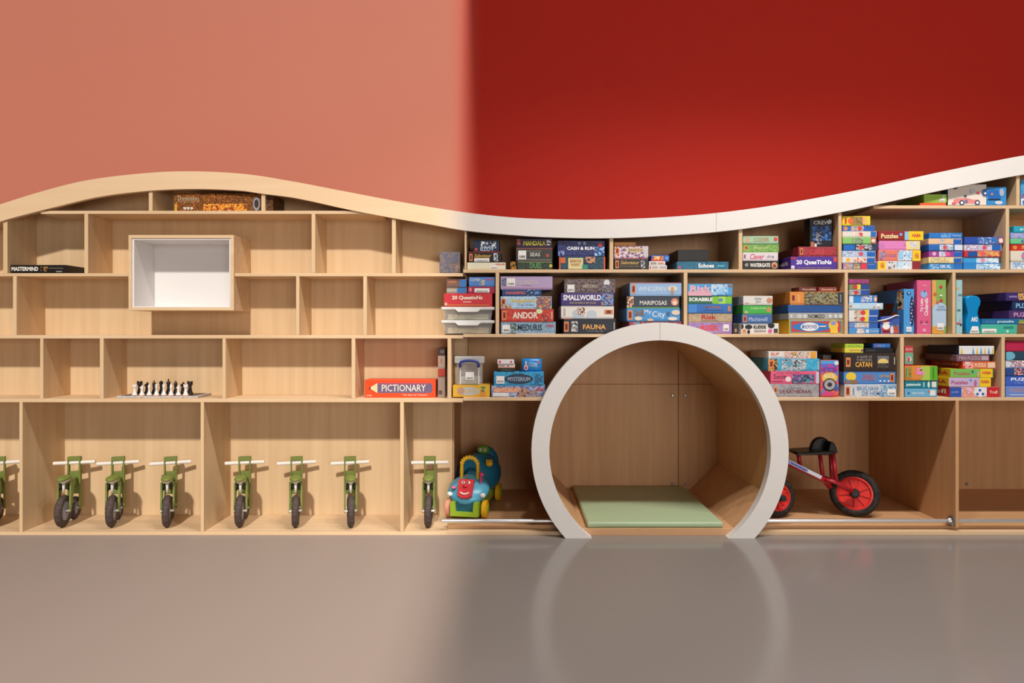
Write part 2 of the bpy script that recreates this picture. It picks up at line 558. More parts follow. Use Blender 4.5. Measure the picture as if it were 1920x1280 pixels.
# ------------------------------------------------------------------ boxed games
def P(u0, u1, v0, v1, c): return ('p', u0, u1, v0, v1, c)
def A(u0, u1, v0, v1, *c): return ('a', u0, u1, v0, v1, c)
def T(s, u0, u1, v0, v1, c='F4F0E6', b=0.02, sh=0.0): return ('t', u0, u1, v0, v1, s, c, b, sh)
def TV(s, u0, u1, v0, v1, c='F4F0E6', b=0.02): return ('tv', u0, u1, v0, v1, s, c, b, 0)
def K(u0, u1, v0, v1): return ('k', u0, u1, v0, v1)
def E(u, v, r, c): return ('e', u, v, r, c)
def EL(u, v, ru, rv, c): return ('el', u, v, ru, rv, c)
def G(u, v0=0.2, v1=0.85, wd=0.085): return ('g', u, v0, v1, wd)
PN = {'p': 'printed_panel', 'a': 'artwork', 'k': 'barcode_sticker', 'e': 'emblem', 'el': 'emblem', 'g': 'publisher_badge'}

def flat(parent, name, pts, y, m):
    b = MB()
    vs = [b.bm.verts.new((x, y, z)) for x, z in pts]
    b.bm.faces.new(vs)
    me = bpy.data.meshes.new(name)
    b.bm.normal_update()
    for f in b.bm.faces:
        if f.normal.y > 0:
            f.normal_flip()
    b.bm.to_mesh(me)
    b.bm.free()
    me.materials.append(m)
    o = bpy.data.objects.new(name, me)
    C.objects.link(o)
    o.parent = parent
    return o

def rect(x0, x1, z0, z1): return [(x0, z0), (x1, z0), (x1, z1), (x0, z1)]
def disc(cx, cz, rx, rz, n=20): return [(cx + rx * math.cos(2 * math.pi * k / n), cz + rz * math.sin(2 * math.pi * k / n)) for k in range(n)]

def clip(pts, w, h):
    return [(min(max(x, -.496 * w), .496 * w), min(max(z, .01 * h), .992 * h)) for x, z in pts]

def prints_on(root, w, h, yf, items):
    y = yf
    for it in items:
        y -= 0.00035
        k = it[0]
        U = lambda u: (min(max(u, .003), .997) - 0.5) * w
        V = lambda v: min(max(v, .01), .992) * h
        if k in ('p', 'a'):
            m = mat(it[5], 0.45) if k == 'p' else art(*it[5])
            flat(root, PN[k], rect(U(it[1]), U(it[2]), V(it[3]), V(it[4])), y, m)
        elif k == 't' or k == 'tv':
            put_text(root, it[5], U(it[1]), U(it[2]), V(it[3]), V(it[4]), y, it[6], it[7], it[8], vertical=(k == 'tv'))
        elif k == 'k':
            x0, x1, z0, z1 = U(it[1]), U(it[2]), V(it[3]), V(it[4])
            s = flat(root, PN[k], rect(x0, x1, z0, z1), y, mat('E9E6E2', 0.5))
            flat(s, 'barcode', rect(x0 + 0.12 * (x1 - x0), x1 - 0.12 * (x1 - x0), z0 + 0.14 * (z1 - z0), z0 + 0.42 * (z1 - z0)), y - 0.0003, BARS)
        elif k == 'e':
            flat(root, PN[k], clip(disc(U(it[1]), V(it[2]), it[3] * h, it[3] * h), w, h), y, mat(it[4], 0.45))
        elif k == 'el':
            flat(root, PN[k], clip(disc(U(it[1]), V(it[2]), it[3] * w, it[4] * h), w, h), y, mat(it[5], 0.45))
        elif k == 'g':
            u0, wd = it[1], it[4]
            g = flat(root, PN[k], rect(U(u0), U(u0 + wd), V(it[2]), V(it[3])), y, mat('D98A50', 0.5))
            flat(g, 'badge_centre', rect(U(u0 + wd * 0.22), U(u0 + wd * 0.78), V(it[2] + 0.12), V(it[3] - 0.12)), y - 0.0003, mat('7A2418', 0.5))

BARS = ramp_mat('barcode_bars', ['2A2522', 'D8D4CF'], (1100, 1, 1), 0.6, 0.2, 0, 0.35, 0.65)
def base_mat(c):
    return art(*c) if isinstance(c, tuple) else mat(c, 0.42)

def make_box(name, cx, y0, z0, w, d, h, col, items, label, cat, group, side=None, rot=0.0):
    root = empty(name, (cx, y0 + d / 2, z0), label, cat, group, rot)
    lip = min(0.006, h * 0.09)
    b = MB().box(-w / 2, w / 2, -d / 2, d / 2, lip, h, 0.0012)
    b.build('lid', base_mat(col if side is None else side), root, local=True)
    MB().box(-w / 2 + 0.0015, w / 2 - 0.0015, -d / 2 + 0.0015, d / 2 - 0.0015, 0.0002, lip + 0.004).build('tray', base_mat(col if side is None else side), root, local=True)
    its = list(items)
    if side is not None:
        its.insert(0, ('p', 0.004, 0.996, 0.06, 0.995, col) if not isinstance(col, tuple) else ('a', 0.004, 0.996, 0.06, 0.995, col))
    prints_on(root, w, h, -d / 2, its)
    return root

ORD = ['topmost', 'second from top', 'third from top', 'fourth from top', 'fifth from top', 'sixth from top', 'seventh from top', 'eighth from top', 'ninth from top']
LABELS = []
DIVS = {385: [(279, 286), (490, 497), (1905.5, 1912)], 505: [(6, 14), (871.3, 874.5), (1143, 1150), (1385, 1392), (1572, 1578), (1886, 1892.5), (490, 497)], 626: [(929, 936), (1282, 1289), (1584, 1590), (1786, 1792)], 745: [(839, 846), (1688, 1695), (1878, 1884.5)]}
def stack(base, where, group, boxes, y0=0.012, d=0.29, name='game_box', cat='game box', z=None):
    """boxes listed bottom to top: (px0, px1, py_top, description, colour, prints[, options])"""
    zb = (Z(base) if z is None else z) + 0.0003
    n = len(boxes)
    for i, bx in enumerate(boxes):
        px0, px1, pt, desc, col, items = bx[:6]
        op = bx[6] if len(bx) > 6 else {}
        yy = op.get('y', y0 + (0, 0.004, 0.002, 0.006, 0.001, 0.005)[(i * 5 + int(px0)) % 6])
        dd = op.get('d', d)
        x0, x1, zt = X(px0, yy), X(px1, yy), Z(pt, yy)
        zm_ = (zb + zt) / 2
        row = 385 if zm_ > Z(386) else 505 if zm_ > Z(505) else 626 if zm_ > Z(626) else 745
        for a_, b_2 in DIVS[row]:
            xa_, xb_ = X(a_), X(b_2)
            cx_ = (x0 + x1) / 2
            if cx_ > xb_ and x0 < xb_ + .0012:
                x0 = xb_ + .0012
            if cx_ < xa_ and x1 > xa_ - .0012:
                x1 = xa_ - .0012
        pos = (ORD[n - 1 - i] if i else 'bottom one') if n > 1 else ''
        label = desc + ', ' + (pos + ' ' if pos else '') + where
        LABELS.append(label)
        make_box(op.get('name', name), (x0 + x1) / 2, yy, zb, x1 - x0, dd, zt - zb, col, items, label, op.get('cat', cat), group, op.get('side'), op.get('rot', 0.0))
        zb = zt
    return zb

g1, g2, g3, g0 = 'boxed games on the upper shelf under the wave', 'boxed games on the middle shelf', 'boxed games on the shelf above the bottom row', 'boxes tucked right under the wave band'
# ---- upper shelf
stack(505, 'beside the pale unit', g1, [
    (876, 948, 492, 'cream flat box with red corner lettering', 'E3DCC4', [K(.6, .8, .12, .6), T('NEDERLANDS', .74, .98, .62, .86, 'C23B2A')]),
    (878, 940, 471.5, 'black box with gold script and orange badge', '1B1818', [P(0, 1, .94, 1, 'B02A20'), G(.03, .15, .8, .1), T('Saboteur', .18, .7, .45, .8, 'C9A24A', sh=.2), K(.18, .64, .08, .4), A(.76, .9, .1, .85, '1B1818', '9A9DA6', 'D8D8DC')]),
    (887, 936, 450, 'midnight blue box with silver figure print', '22304A', [A(.3, .88, .3, .9, '22304A', '8D99A8', 'E8ECF0'), T('ILLOY', .28, .8, .06, .38, 'BFD0E0'), E(.12, .2, .12, 'C0533A')])])
stack(505, 'next to the indigo pair', g1, [
    (970, 1036, 489.5, 'dark green box with green capitals', ('1C2A22', '2E4034', '3B4438'), [P(.02, .98, .86, .95, '8C8A5A'), T('DUEL', .36, .7, .18, .8, '5E9A5A'), E(.95, .45, .2, 'B9B23A')]),
    (967.5, 1036, 464.5, 'charcoal box with pale sticker and silver capitals', '3A3834', [P(0, 1, .92, 1, '8E4A40'), P(.03, .97, .06, .12, '8E8880'), T('FANTASTIC', .3, .7, .68, .82, '8D8880', 0), T('SEAS', .38, .66, .36, .64, 'CFCBC2'), K(.06, .28, .15, .8), E(.86, .42, .13, 'B2473C')]),
    (968, 1035, 447.5, 'dark violet box with yellow capitals', '2B1A38', [T('MANDALA', .2, .82, .28, .76, 'D6CE3E', .03), P(.02, .11, .35, .95, 'A85048'), A(.85, .97, .3, .85, '2B1A38', 'D8D8DC', 'F0F0F0')])])
stack(505, 'left beside', g1, []) if False else None
stack(505, 'beside the charcoal stack', g1, [(957, 969, 490, 'small black and amber box', ('1A1510', 'C88A20', '1A1510'), [], {'d': .18, 'y': .03})], cat='game box')
stack(505, 'beside the charcoal box', g1, [
    (1048, 1135, 481, 'teal box with orange ends and pasted note', ('1E3C4A', '23485A', '2A5566'), [P(0, .035, 0, 1, 'D8582A'), P(.965, 1, 0, 1, 'D8582A'), P(.04, .14, .5, .92, 'D06A34'), P(.2, .52, .05, .9, 'D9CC96'), P(.5, .62, .04, .38, '2E8C74'), T('BARON', .24, .48, .55, .78, 'A86A38'), T('WANT', .26, .46, .28, .48, 'A86A38'), A(.56, .78, .5, .98, '1E3C4A', 'C98A68', 'D9A080')]),
    (1045.5, 1134, 451, 'indigo box with white capitals and blue figures', ('26264E', '2C3470', '3A3F7A'), [T('CASH & RUN', .2, .78, .42, .62, 'F2F2F4', .035), E(.46, .83, .1, '8FA0C8'), E(.57, .83, .1, '8FA0C8'), P(.86, .94, .62, .85, 'D2483E'), A(.78, .99, .05, .6, '26264E', '4F86C8', 'A8C8E8'), A(.01, .14, .05, .4, '26264E', '5A6FB0', '8FA0C8')])])
stack(505, 'just past the tall divider', g1, [
    (1152, 1215.6, 485.5, 'near black box with gold script', '2B2724', [G(.03, .15, .85, .1), T('Saboteur', .18, .74, .5, .85, 'BFA05A', sh=.2), T('DE DUISTERE MIJN', .18, .72, .2, .38, '9A8450', 0), A(.78, .9, .1, .85, '2B2724', '8A8C92', 'C8C8CC')]),
    (1152, 1215.6, 461, 'violet and cream box with scroll banner', ('5A4A78', 'C8A8B8', 'E8D8D0'), [G(.03, .35, .9, .11), EL(.62, .68, .28, .2, 'D9C6A0'), T('BANDIDA', .42, .84, .58, .8, '7A4A38'), P(.0, 1, .02, .08, 'A83A48'), P(.86, .99, .15, .95, 'C9C4CC')]),
    (1152, 1192, 454, 'thin amber wooden box', 'D08A3E', [P(.02, .98, .55, .7, 'E0A050')], {'d': .2})])
stack(505, 'of the tiny card stack', g1, [
    (1216.5, 1250.5, 497.2, 'slim white card box with grey marks', 'D9D4D2', [P(.05, .12, .2, .8, 'C04050'), T('KWIXX', .2, .5, .25, .75, '6A6068'), P(.6, .95, .3, .7, 'A8A0B0')], {'d': .12}),
    (1217, 1247.5, 489.6, 'slim white card box with black marks', 'DED8D0', [T('BOHN', .12, .45, .2, .8, '2A2422'), P(.55, .9, .3, .7, 'C88A78')], {'d': .12}),
    (1221, 1255, 478.5, 'blue card box with red and yellow band', '2F62B8', [P(.02, .68, .05, .45, 'D23A34'), A(.1, .66, .3, .85, 'D23A34', 'E8B02A', 'E8E0D0'), P(.78, .92, .3, .75, '6FA0DC')], {'d': .12})])
stack(505, 'behind the curved band', g1, [
    (1269, 1366, 490.5, 'flat petrol blue box with white lettering', ('1F5A78', '256A88', '2A7090'), [T('Echoes', .42, .72, .25, .78, 'E8F0F2', .03), E(.05, .3, .16, 'D8405A'), P(.78, .92, .35, .6, '4FA0C0')]),
    (1271, 1328, 468, 'plain matt black box', '151313', [], {'d': .24, 'y': .03})])
stack(505, 'of four beside a divider', g1, [
    (1393, 1460, 489, 'black box with white capitals and round face', '23211F', [T('WATERGATE', .2, .76, .3, .74, 'EDEAE4', .03), T('40', .05, .15, .35, .75, 'B8B4AE'), EL(.88, .5, .085, .38, 'C89878'), EL(.88, .42, .05, .2, '8A3A30')]),
    (1393, 1459, 473.3, 'white box with pink script', 'D9CFD4', [T('Clever', .2, .6, .18, .85, 'D0506A', sh=.25), P(.03, .08, .3, .75, '8A5A78'), T('drie', .68, .88, .35, .7, '5A5A70', 0, .2)]),
    (1393, 1460.5, 457, 'meadow green box with pale script', ('6A9A48', '7AA850', '8AB060'), [G(.05, .3, .8, .08), T('Imperium', .3, .7, .35, .7, 'D8D8A0', 0, .2)]),
    (1393, 1459.5, 442.5, 'mint box with brown capitals and red heart', '9CC4A4', [P(.06, .2, .1, .9, 'C0A888'), T('CODER', .3, .74, .25, .8, 'B07A48', .01), E(.92, .6, .26, 'D8404A')])])
zq = stack(505, 'against the divider', g1, [
    (1482.5, 1570.5, 481, 'large purple box with white numeral lettering', '4B2F94', [T('20 QuesTioNs', .12, .88, .35, .75, 'F0EEF4', .035), P(.0, .12, .78, .98, 'A02A58'), P(.92, 1, .6, .98, 'C84A50'), K(.01, .08, .05, .3), T('VOOR KENNERS EN WETERS', .14, .86, .08, .18, 'A08A60', 0)]),
    (1497, 1570.5, 462.5, 'dark red box with brick pattern', ('8A2430', 'A83038', '93404A'), [T('CODE', .3, .68, .3, .75, 'D0404A'), G(.04, .2, .85, .08)])], d=.27)
make_box('game_box', X(1539.5, .05), .05, zq, X(1561) - X(1518), .07, Z(407) - zq, '10131C', [A(.1, .95, .25, .75, '10131C', '1E4A8A', '3A78C0'), T('CREW', .16, .9, .8, .93, 'D8D4CC', .02), E(.88, .9, .07, 'C8C8CC'), A(.25, .5, .12, .55, '10131C', '8A90A0', '10131C'), P(.04, .18, .02, .2, 'B06A4A'), P(.2, .3, .03, .14, 'D8D4CC')],
         'tall black upright box with blue glow, standing on the red box', 'game box', g1)
stack(505, 'beside the purple box', g1, [(1447, 1459, 477, 'narrow dark green box', ('1E2A20', '2A3C2C', '1E2A20'), [], {'d': .16, 'y': .12})])
RB_ = lambda *a: [P(.74, .98, .08, .92, '1F5FB4'), T('Ravensburger', .76, .95, .72, .88, 'D8E4F4', 0)]
stack(505, 'of eight puzzles', g1, [
    (1580, 1642.5, 493, 'small puzzle box with green, red and blue bands', '2C60A8', [A(.02, .3, .1, .95, '6FB07A', 'D86A7A', '8FC0C8'), A(.33, .52, .1, .95, '4A2A20', 'E0B890', '3A7A3A'), P(.54, .73, .1, .95, 'D23A42')] + RB_()),
    (1579, 1641.5, 481.5, 'white puzzle box with yellow sun dot', 'DAD6D2', [E(.18, .5, .32, 'E8B02A'), A(.34, .72, .1, .9, 'E8E0D8', 'D8B090', 'D8505A')] + RB_()),
    (1579, 1642, 470, 'powder blue puzzle box with red dot', '9AB8DC', [A(.05, .5, .1, .9, '9AB8DC', 'C8D4E4', '8A88A8'), E(.56, .5, .34, 'D84A58')] + RB_()),
    (1580.5, 1645, 457.5, 'dark puzzle box with grey face print', '26405E', [P(.02, .34, .08, .92, '1F66BC'), A(.38, .85, .1, .92, '1C1A1E', '9A98A0', 'D0CCD0'), E(.52, .5, .34, 'D84A50')]),
    (1580, 1643, 444.5, 'apple green puzzle box with red corner', '86C06A', [A(.28, .62, .1, .92, '5A8A5A', 'A8B890', '4A6A5A'), P(.84, .98, .1, .95, 'D04A50'), E(.91, .5, .28, 'E8D0D0')]),
    (1579.5, 1644, 433.5, 'cream puzzle box with blue corner', 'DDD4C8', [A(.3, .6, .15, .9, 'D8C0A0', 'E8E4DC', 'C87A6A'), E(.54, .5, .3, 'D8505A'), P(.82, .98, .06, .95, '2A6ABC')]),
    (1579.5, 1640, 423, 'bright blue puzzle box with child print', '2C68BC', [E(.1, .5, .38, 'C88A58'), A(.26, .66, .08, .95, '3A78C8', 'D8C0A0', 'A87850'), E(.54, .5, .36, 'D8404A'), A(.7, .96, .1, .9, '2C68BC', '2558A8', '4A88D0')]),
    (1579.5, 1632, 405, 'lemon yellow puzzle box with jungle print', 'EBCF2A', [A(.28, .72, .1, .92, '5A6A3A', 'B07A4A', '7A8A5A'), E(.3, .5, .32, 'E06A3A'), P(.08, .15, .2, .8, 'C83A2A'), P(.86, .94, .1, .9, 'D8C860'), P(.72, .82, .1, .9, 'E8A878')])], d=.2, name='puzzle_box', cat='puzzle box')
stack(505, 'in the yellow-cornered stack', g1, [
    (1646, 1726, 489.5, 'white puzzle box with yellow and maroon ends', 'E0DCDA', [P(0, .19, .03, .97, 'EFCB26'), T('HABA', .06, .15, .15, .85, 'C8283A'), A(.2, .4, .05, .95, '8FC0E0', 'E8E0D8', '7A6A78'), A(.44, .74, .05, .95, 'B8D8EC', 'E8ECF0', '7AAAD0'), P(.8, 1, .03, .97, '8A2A30')]),
    (1647, 1726, 468.5, 'coral puzzle box with pale blue panel', 'E27A66', [A(.02, .16, .1, .95, 'E27A66', '5A9AC8', 'C8504A'), T('PUZZLES', .17, .42, .38, .62, '8A6AA0'), A(.46, .8, .04, .96, '8FC4E8', 'D8E4EC', '7A8AA0'), P(.81, 1, .03, .97, 'EFCB26'), T('HABA', .86, .96, .25, .75, 'C8283A')]),
    (1648, 1725, 451, 'pink puzzle box with yellow corner', 'DC82BC', [E(.08, .5, .28, 'C878B8'), E(.62, .5, .1, 'A868B0'), P(.66, 1, .04, .96, 'E8D890'), A(.76, .97, .15, .9, 'B8B0D0', 'D8D8DC', 'E8C850')]),
    (1647, 1731.5, 433, 'maroon puzzle box with cream title and yellow end', '93292C', [T('Puzzles', .06, .44, .25, .72, 'EBD9A0', .03), E(.5, .65, .16, '6FA8DC'), P(.58, .67, .05, .95, '8FC0E0'), P(.67, .995, .03, .97, 'F0CC1E'), T('HABA', .74, .94, .35, .72, 'C8283A', .03)])], d=.24, name='puzzle_box', cat='puzzle box')
stack(505, 'of six puzzles', g1, [
    (1741.5, 1804.5, 493.5, 'sky blue puzzle box with white letters', '3288CC', [A(.05, .3, .1, .9, '3288CC', '9AC4E4', '2A70B4'), T('100 XL', .34, .66, .25, .8, 'DCE8F2'), P(.74, .98, .08, .92, '2A6CBC')]),
    (1741.5, 1804.5, 482, 'cream yellow puzzle box with blue end', 'E8D6A0', [A(.06, .6, .1, .9, 'E8D6A0', 'D8B878', 'A8B8A8')] + RB_()),
    (1741.5, 1805, 470, 'magenta puzzle box with blue end', '9C4494', [E(.16, .55, .3, 'E0B0D0'), A(.3, .5, .1, .92, '6FA8D8', 'E8E4E8', 'A84AA0'), E(.56, .5, .34, 'E05A90')] + RB_()),
    (1741.5, 1805, 458, 'blue and white puzzle box with fairy print', '2A68B4', [A(.32, .72, .08, .95, '8AB0C8', 'D8E4EC', '8A7A70'), E(.48, .5, .34, 'D8506A'), P(.76, .99, .08, .92, 'D4DCEA')]),
    (1741, 1804, 447, 'peach puzzle box with blue end', 'E6BE98', [A(.3, .5, .12, .9, '6FA8D8', 'E8C8A0', 'B8A890')] + RB_()),
    (1742, 1804.5, 436.5, 'plain blue puzzle box with pale script', '2E78C4', [A(.36, .66, .1, .9, '2E78C4', '7AB4E4', '4A90D4'), T('Disney', .7, .96, .3, .75, 'BFD8F0', 0, .2)])], d=.2, name='puzzle_box', cat='puzzle box')
stack(505, 'by the far divider', g1, [
    (1807, 1876.5, 493.5, 'icy blue puzzle box with pale creatures', '2E84CC', [A(.34, .98, .08, .92, '6FB0DC', 'D8E8F2', '3A8AC8')]),
    (1806.5, 1873.5, 482, 'aqua puzzle box with pink spot', '3C9AD8', [A(.36, .98, .08, .92, '8FC4E4', 'E4EEF4', 'A8C8DC'), E(.54, .5, .36, 'E090A8')]),
    (1808, 1876.5, 470, 'red puzzle box with navy label', 'C4353A', [P(.1, .36, .08, .92, '1F4F98'), A(.36, .95, .08, .92, 'D8483E', 'E8B060', '8A8A90'), E(.5, .5, .34, 'E85A5A')]),
    (1808, 1878, 458, 'white and lilac puzzle box with blue end', 'D8D0DC', [A(.04, .7, .08, .92, 'D8D0DC', 'A898C0', 'E8E8EC'), E(.54, .5, .34, 'D8506A'), P(.74, .98, .08, .92, '2462B4')]),
    (1808.5, 1885, 444, 'royal blue puzzle box with orange square', '2C4EA8', [A(.34, .84, .06, .95, '5A78C0', '2A6AB0', 'C0C4D4'), P(.86, .98, .12, .9, 'D86A3A'), E(.92, .5, .28, 'E8E0D8')])], d=.2, name='puzzle_box', cat='puzzle box')
stack(505, 'beyond the far divider', g1, [
    (1895, 1962, 490, 'white box with blue dabs', 'D8DCE0', [A(.05, .5, .1, .9, 'D8DCE0', '7AA8D0', 'E8ECF0')]),
    (1895, 1962, 470, 'cream box with blue and pink globe', 'DED6C4', [E(.42, .5, .42, '5AA0C8'), E(.36, .5, .2, 'D87AA0')]),
    (1895, 1962, 457.5, 'red box with gold lettering', 'CC2A2E', [T('Saya', .3, .8, .2, .8, 'E8C860'), E(.12, .5, .3, 'C89A30')]),
    (1895, 1962, 447.5, 'fresh green box with violet moon', '6CC48C', [E(.34, .5, .3, '5A4AA0'), E(.38, .5, .24, '6CC48C')]),
    (1895, 1962, 436, 'lavender box with faint print', '9AA0D0', [A(.1, .9, .1, .9, '9AA0D0', 'B0B4DC', '8A90C4')]),
    (1901, 1962, 424, 'turquoise box with white lettering', '2FA4BE', [T('puzzle', .2, .8, .3, .75, 'D8F0F4')])], d=.24)
# ---- tucked under the wave
zg = stack(385, 'of the low pair under the wave', g0, [
    (1725, 1774, 380, 'thin orange box', 'E2603A', []),
    (1732.5, 1775.5, 364, 'lime green box with barcode', '9CC44E', [K(.68, .9, .12, .5), P(.8, .9, .5, .9, 'C8D8A0')])], d=.26)
car = [P(.0, 1, .06, 1, 'E4DACE'), EL(.4, .25, .26, .13, 'DC8A8A'), P(.18, .8, .12, .3, 'DC8A8A'), E(.36, .16, .12, '2C405E'), E(.36, .16, .065, 'E8E8EC'), E(.76, .16, .12, '2C405E'), E(.76, .16, .065, 'E8E8EC'), E(.45, .46, .055, '3A4A78'),
       P(.44, .5, .14, .3, '5A7A9A'), E(.63, .68, .12, 'C8D0DC'), P(.1, .2, .09, .18, 'D85A70'), P(.74, .82, .57, .65, 'D8506A'), EL(.95, .62, .08, .16, '4A6AA8'), E(.95, .58, .09, '2C405E'), E(.95, .58, .05, 'E8E8EC'), P(.02, .24, .83, .93, '6A4A88'), E(.18, .87, .11, '2C405E'), E(.18, .87, .055, '8AB0D0')]
stack(385, 'leaning under the wave band', g0, [(1777, 1849.5, 345.5, 'cream upright box printed with pink racing car', 'E4DACE', car, {'d': .06, 'side': '3A6A98', 'y': .026})], name='toy_box', cat='toy box')
stack(385, 'beside the racing car box', g0, [(1850.5, 1887, 350.5, 'blue upright box printed with flying robot', '3A8CCB', [EL(.4, .6, .4, .26, '2468B8'), P(.05, .7, .3, .38, '1A2A40'), EL(.75, .72, .12, .2, 'A8B4C4'), EL(.6, .18, .2, .1, 'C8D0D8'), E(.25, .62, .06, 'D88A5A')], {'d': .06, 'y': .02})], name='toy_box', cat='toy box')
stack(385, 'past the short upper divider', g0, [(1914, 1990, 336.5, 'sky blue upright box with red and white shapes', '4A9ED4', [P(.0, .6, .05, .28, 'E0E4E8'), A(0, .5, .28, .55, 'C83A5A', '4A9ED4', '2A3A68'), E(.1, .14, .1, '3A7AB8')], {'d': .1, 'y': .02})], name='toy_box', cat='toy box')
# ---- middle shelf
def bin_(pyb, pyt, z, label):
    y = 0.012
    x0, x1 = X(827, y), X(927.5, y)
    zt = Z(pyt, y)
    h, w, d = zt - z, x1 - x0, 0.19
    r = empty('storage_bin', ((x0 + x1) / 2, y + d / 2, z), label, 'bin', 'translucent bins on the middle shelf')
    M = mat((0.86, 0.86, 0.84), 0.25, 0, 0.5, Alpha=0.3)
    tw, bw = w / 2 - 0.012, w / 2 - 0.022
    b = MB()
    for s0, s1, inner in ((bw, tw, False),):
        v = [b.bm.verts.new((sx * (bw if lo else tw), sy * ((d / 2 - .02) if lo else (d / 2 - .008)), 0.001 if lo else h * .8)) for lo in (1, 0) for sx, sy in ((-1, -1), (1, -1), (1, 1), (-1, 1))]
        b.bm.faces.new(v[:4][::-1])
        for k in range(4):
            b.bm.faces.new((v[k], v[(k + 1) % 4], v[4 + (k + 1) % 4], v[4 + k]))
    b.build('bin_body', M, r, local=True)
    MB().box(-w / 2, w / 2, -d / 2, d / 2, h * .78, h * .995, 0.003).build('rim', mat((0.80, 0.79, 0.76), 0.35, 0, 0.5, Alpha=0.85), r, local=True)
    g_ = [(-w * .18, h * .62), (w * .18, h * .62), (w * .25, h * .86), (-w * .25, h * .86)]
    MB().prism(g_, -d / 2 - 0.006, -d / 2 + 0.004).build('grip', mat((0.82, 0.81, 0.78), 0.35), r, local=True)
    MB().box(-bw * .9, bw * .9, -d * .36, d * .36, 0.004, h * .45, 0.004).build('contents', art('C8A070', 'D8C8A0', '8AA878', 'C87A60', sc=60), r, local=True)
    return zt
z1 = bin_(625, 600, Z(626) + .0003, 'translucent storage bin standing on the middle shelf')
z2 = bin_(600, 575, z1, 'translucent storage bin stacked on another bin under red box')
z3 = stack(0, 'lying on the clear bins', g2, [(832, 923, 550, 'red box with white playful lettering', 'C8323A', [T('20 QuestioNs', .17, .8, .5, .84, 'E8E0D0', .03), T('JUNIOR', .4, .57, .28, .42, 'E8E0D0'), P(.08, .94, .1, .15, 'D8903A'), P(.02, .07, .1, .3, 'C8B8A8')])], z=z2, d=.18)
stack(0, 'of the pair atop red box', g2, [
    (837, 875, 538.5, 'small beige and blue box', '9A8A80', [P(.54, .98, .05, .95, '3A70B4'), P(.04, .5, .3, .7, 'B0A898')]),
    (837, 875, 523, 'small brown and blue box', '7A5A50', [P(.66, .99, .05, .95, '3A74B8'), P(.1, .5, .5, .8, 'A86A48')])], z=z3, d=.12)
stack(0, 'touching the divider', g2, [
    (877, 928, 537, 'crimson box with white barcode label', 'A0284A', [K(.25, .8, .15, .75), P(.06, .14, .3, .8, 'D88A98')]),
    (879, 928, 519, 'cornflower blue box with red corner mark', '4F82C8', [T('COMEX', .05, .45, .55, .85, 'D8D8DC'), T('HABA', .68, .93, .65, .85, 'D83A3A'), A(.42, .62, .1, .7, '4F82C8', 'D8C860', '9A8AC0')])], z=z3, d=.16)
stack(626, 'beside the clear bins', g2, [
    (939, 1042, 603, 'steel blue box with dark titling and red mark', ('6E90AC', '8FAAC0', '7A9AB4'), [K(.03, .18, .12, .75), A(.17, .3, .05, .85, '3A3A38', '6A7A70', '8FAAC0'), T('MEDURIS', .31, .75, .28, .78, '26303C', .02), T('HABA', .83, .96, .58, .78, 'D02A34'), P(.28, .98, .02, .08, 'C8D0D8')]),
    (939.5, 1038, 579, 'bright red box with cream capitals', ('B8342A', 'C43A2C', 'D04A38'), [G(.02, .15, .85, .085), T('ANDOR', .22, .7, .24, .76, 'E8E0D0', .03), EL(.73, .82, .06, .2, 'D8E0B0'), A(.78, .9, .05, .6, 'C43A2C', '6A2A3A', 'D88A58'), T('DE LEGENDEN VAN', .36, .66, .82, .92, '7A1A18', 0), P(.95, .98, .2, .8, 'D89A88')]),
    (938.5, 1034.5, 555.5, 'colourful box with blue sky and yellow script', ('8FB8DC', 'A8C8E0', 'C0D4E0'), [G(.01, .1, .85, .09), A(.0, .22, .02, .4, 'A8503A', 'C88A48', '8FB8DC'), A(.7, .99, .04, .98, 'C8682E', '4A5A8A', 'E0A84A'), T('Kingdoms', .2, .68, .45, .82, 'E0BC3A', .02, .2), T('IN DE STEIGERS', .34, .64, .25, .38, '5A6A88', 0)]),
    (941, 1015, 542.4, 'navy box with red glowing capitals', '1E3E74', [T('PANDEMIC', .1, .6, .3, .72, 'D0685E', .03), A(.62, .84, .05, .95, '1E3E74', '2A1E1A', '6AA8D8'), P(.84, .94, .35, .7, '5A8ACC')]),
    (938.6, 1036, 517.8, 'lilac box with pale sticker and gold titling', 'B09AC0', [P(.01, .99, .1, .14, 'C888A8'), A(.02, .11, .25, .85, '5A5A7A', '8A8AA8', '3A3A5A'), K(.12, .28, .25, .85), T('KOLONISTEN', .3, .73, .38, .68, 'D8D0C0', .0), T('DE TRAGE REIS', .42, .6, .26, .33, '5A4A68', 0)])])
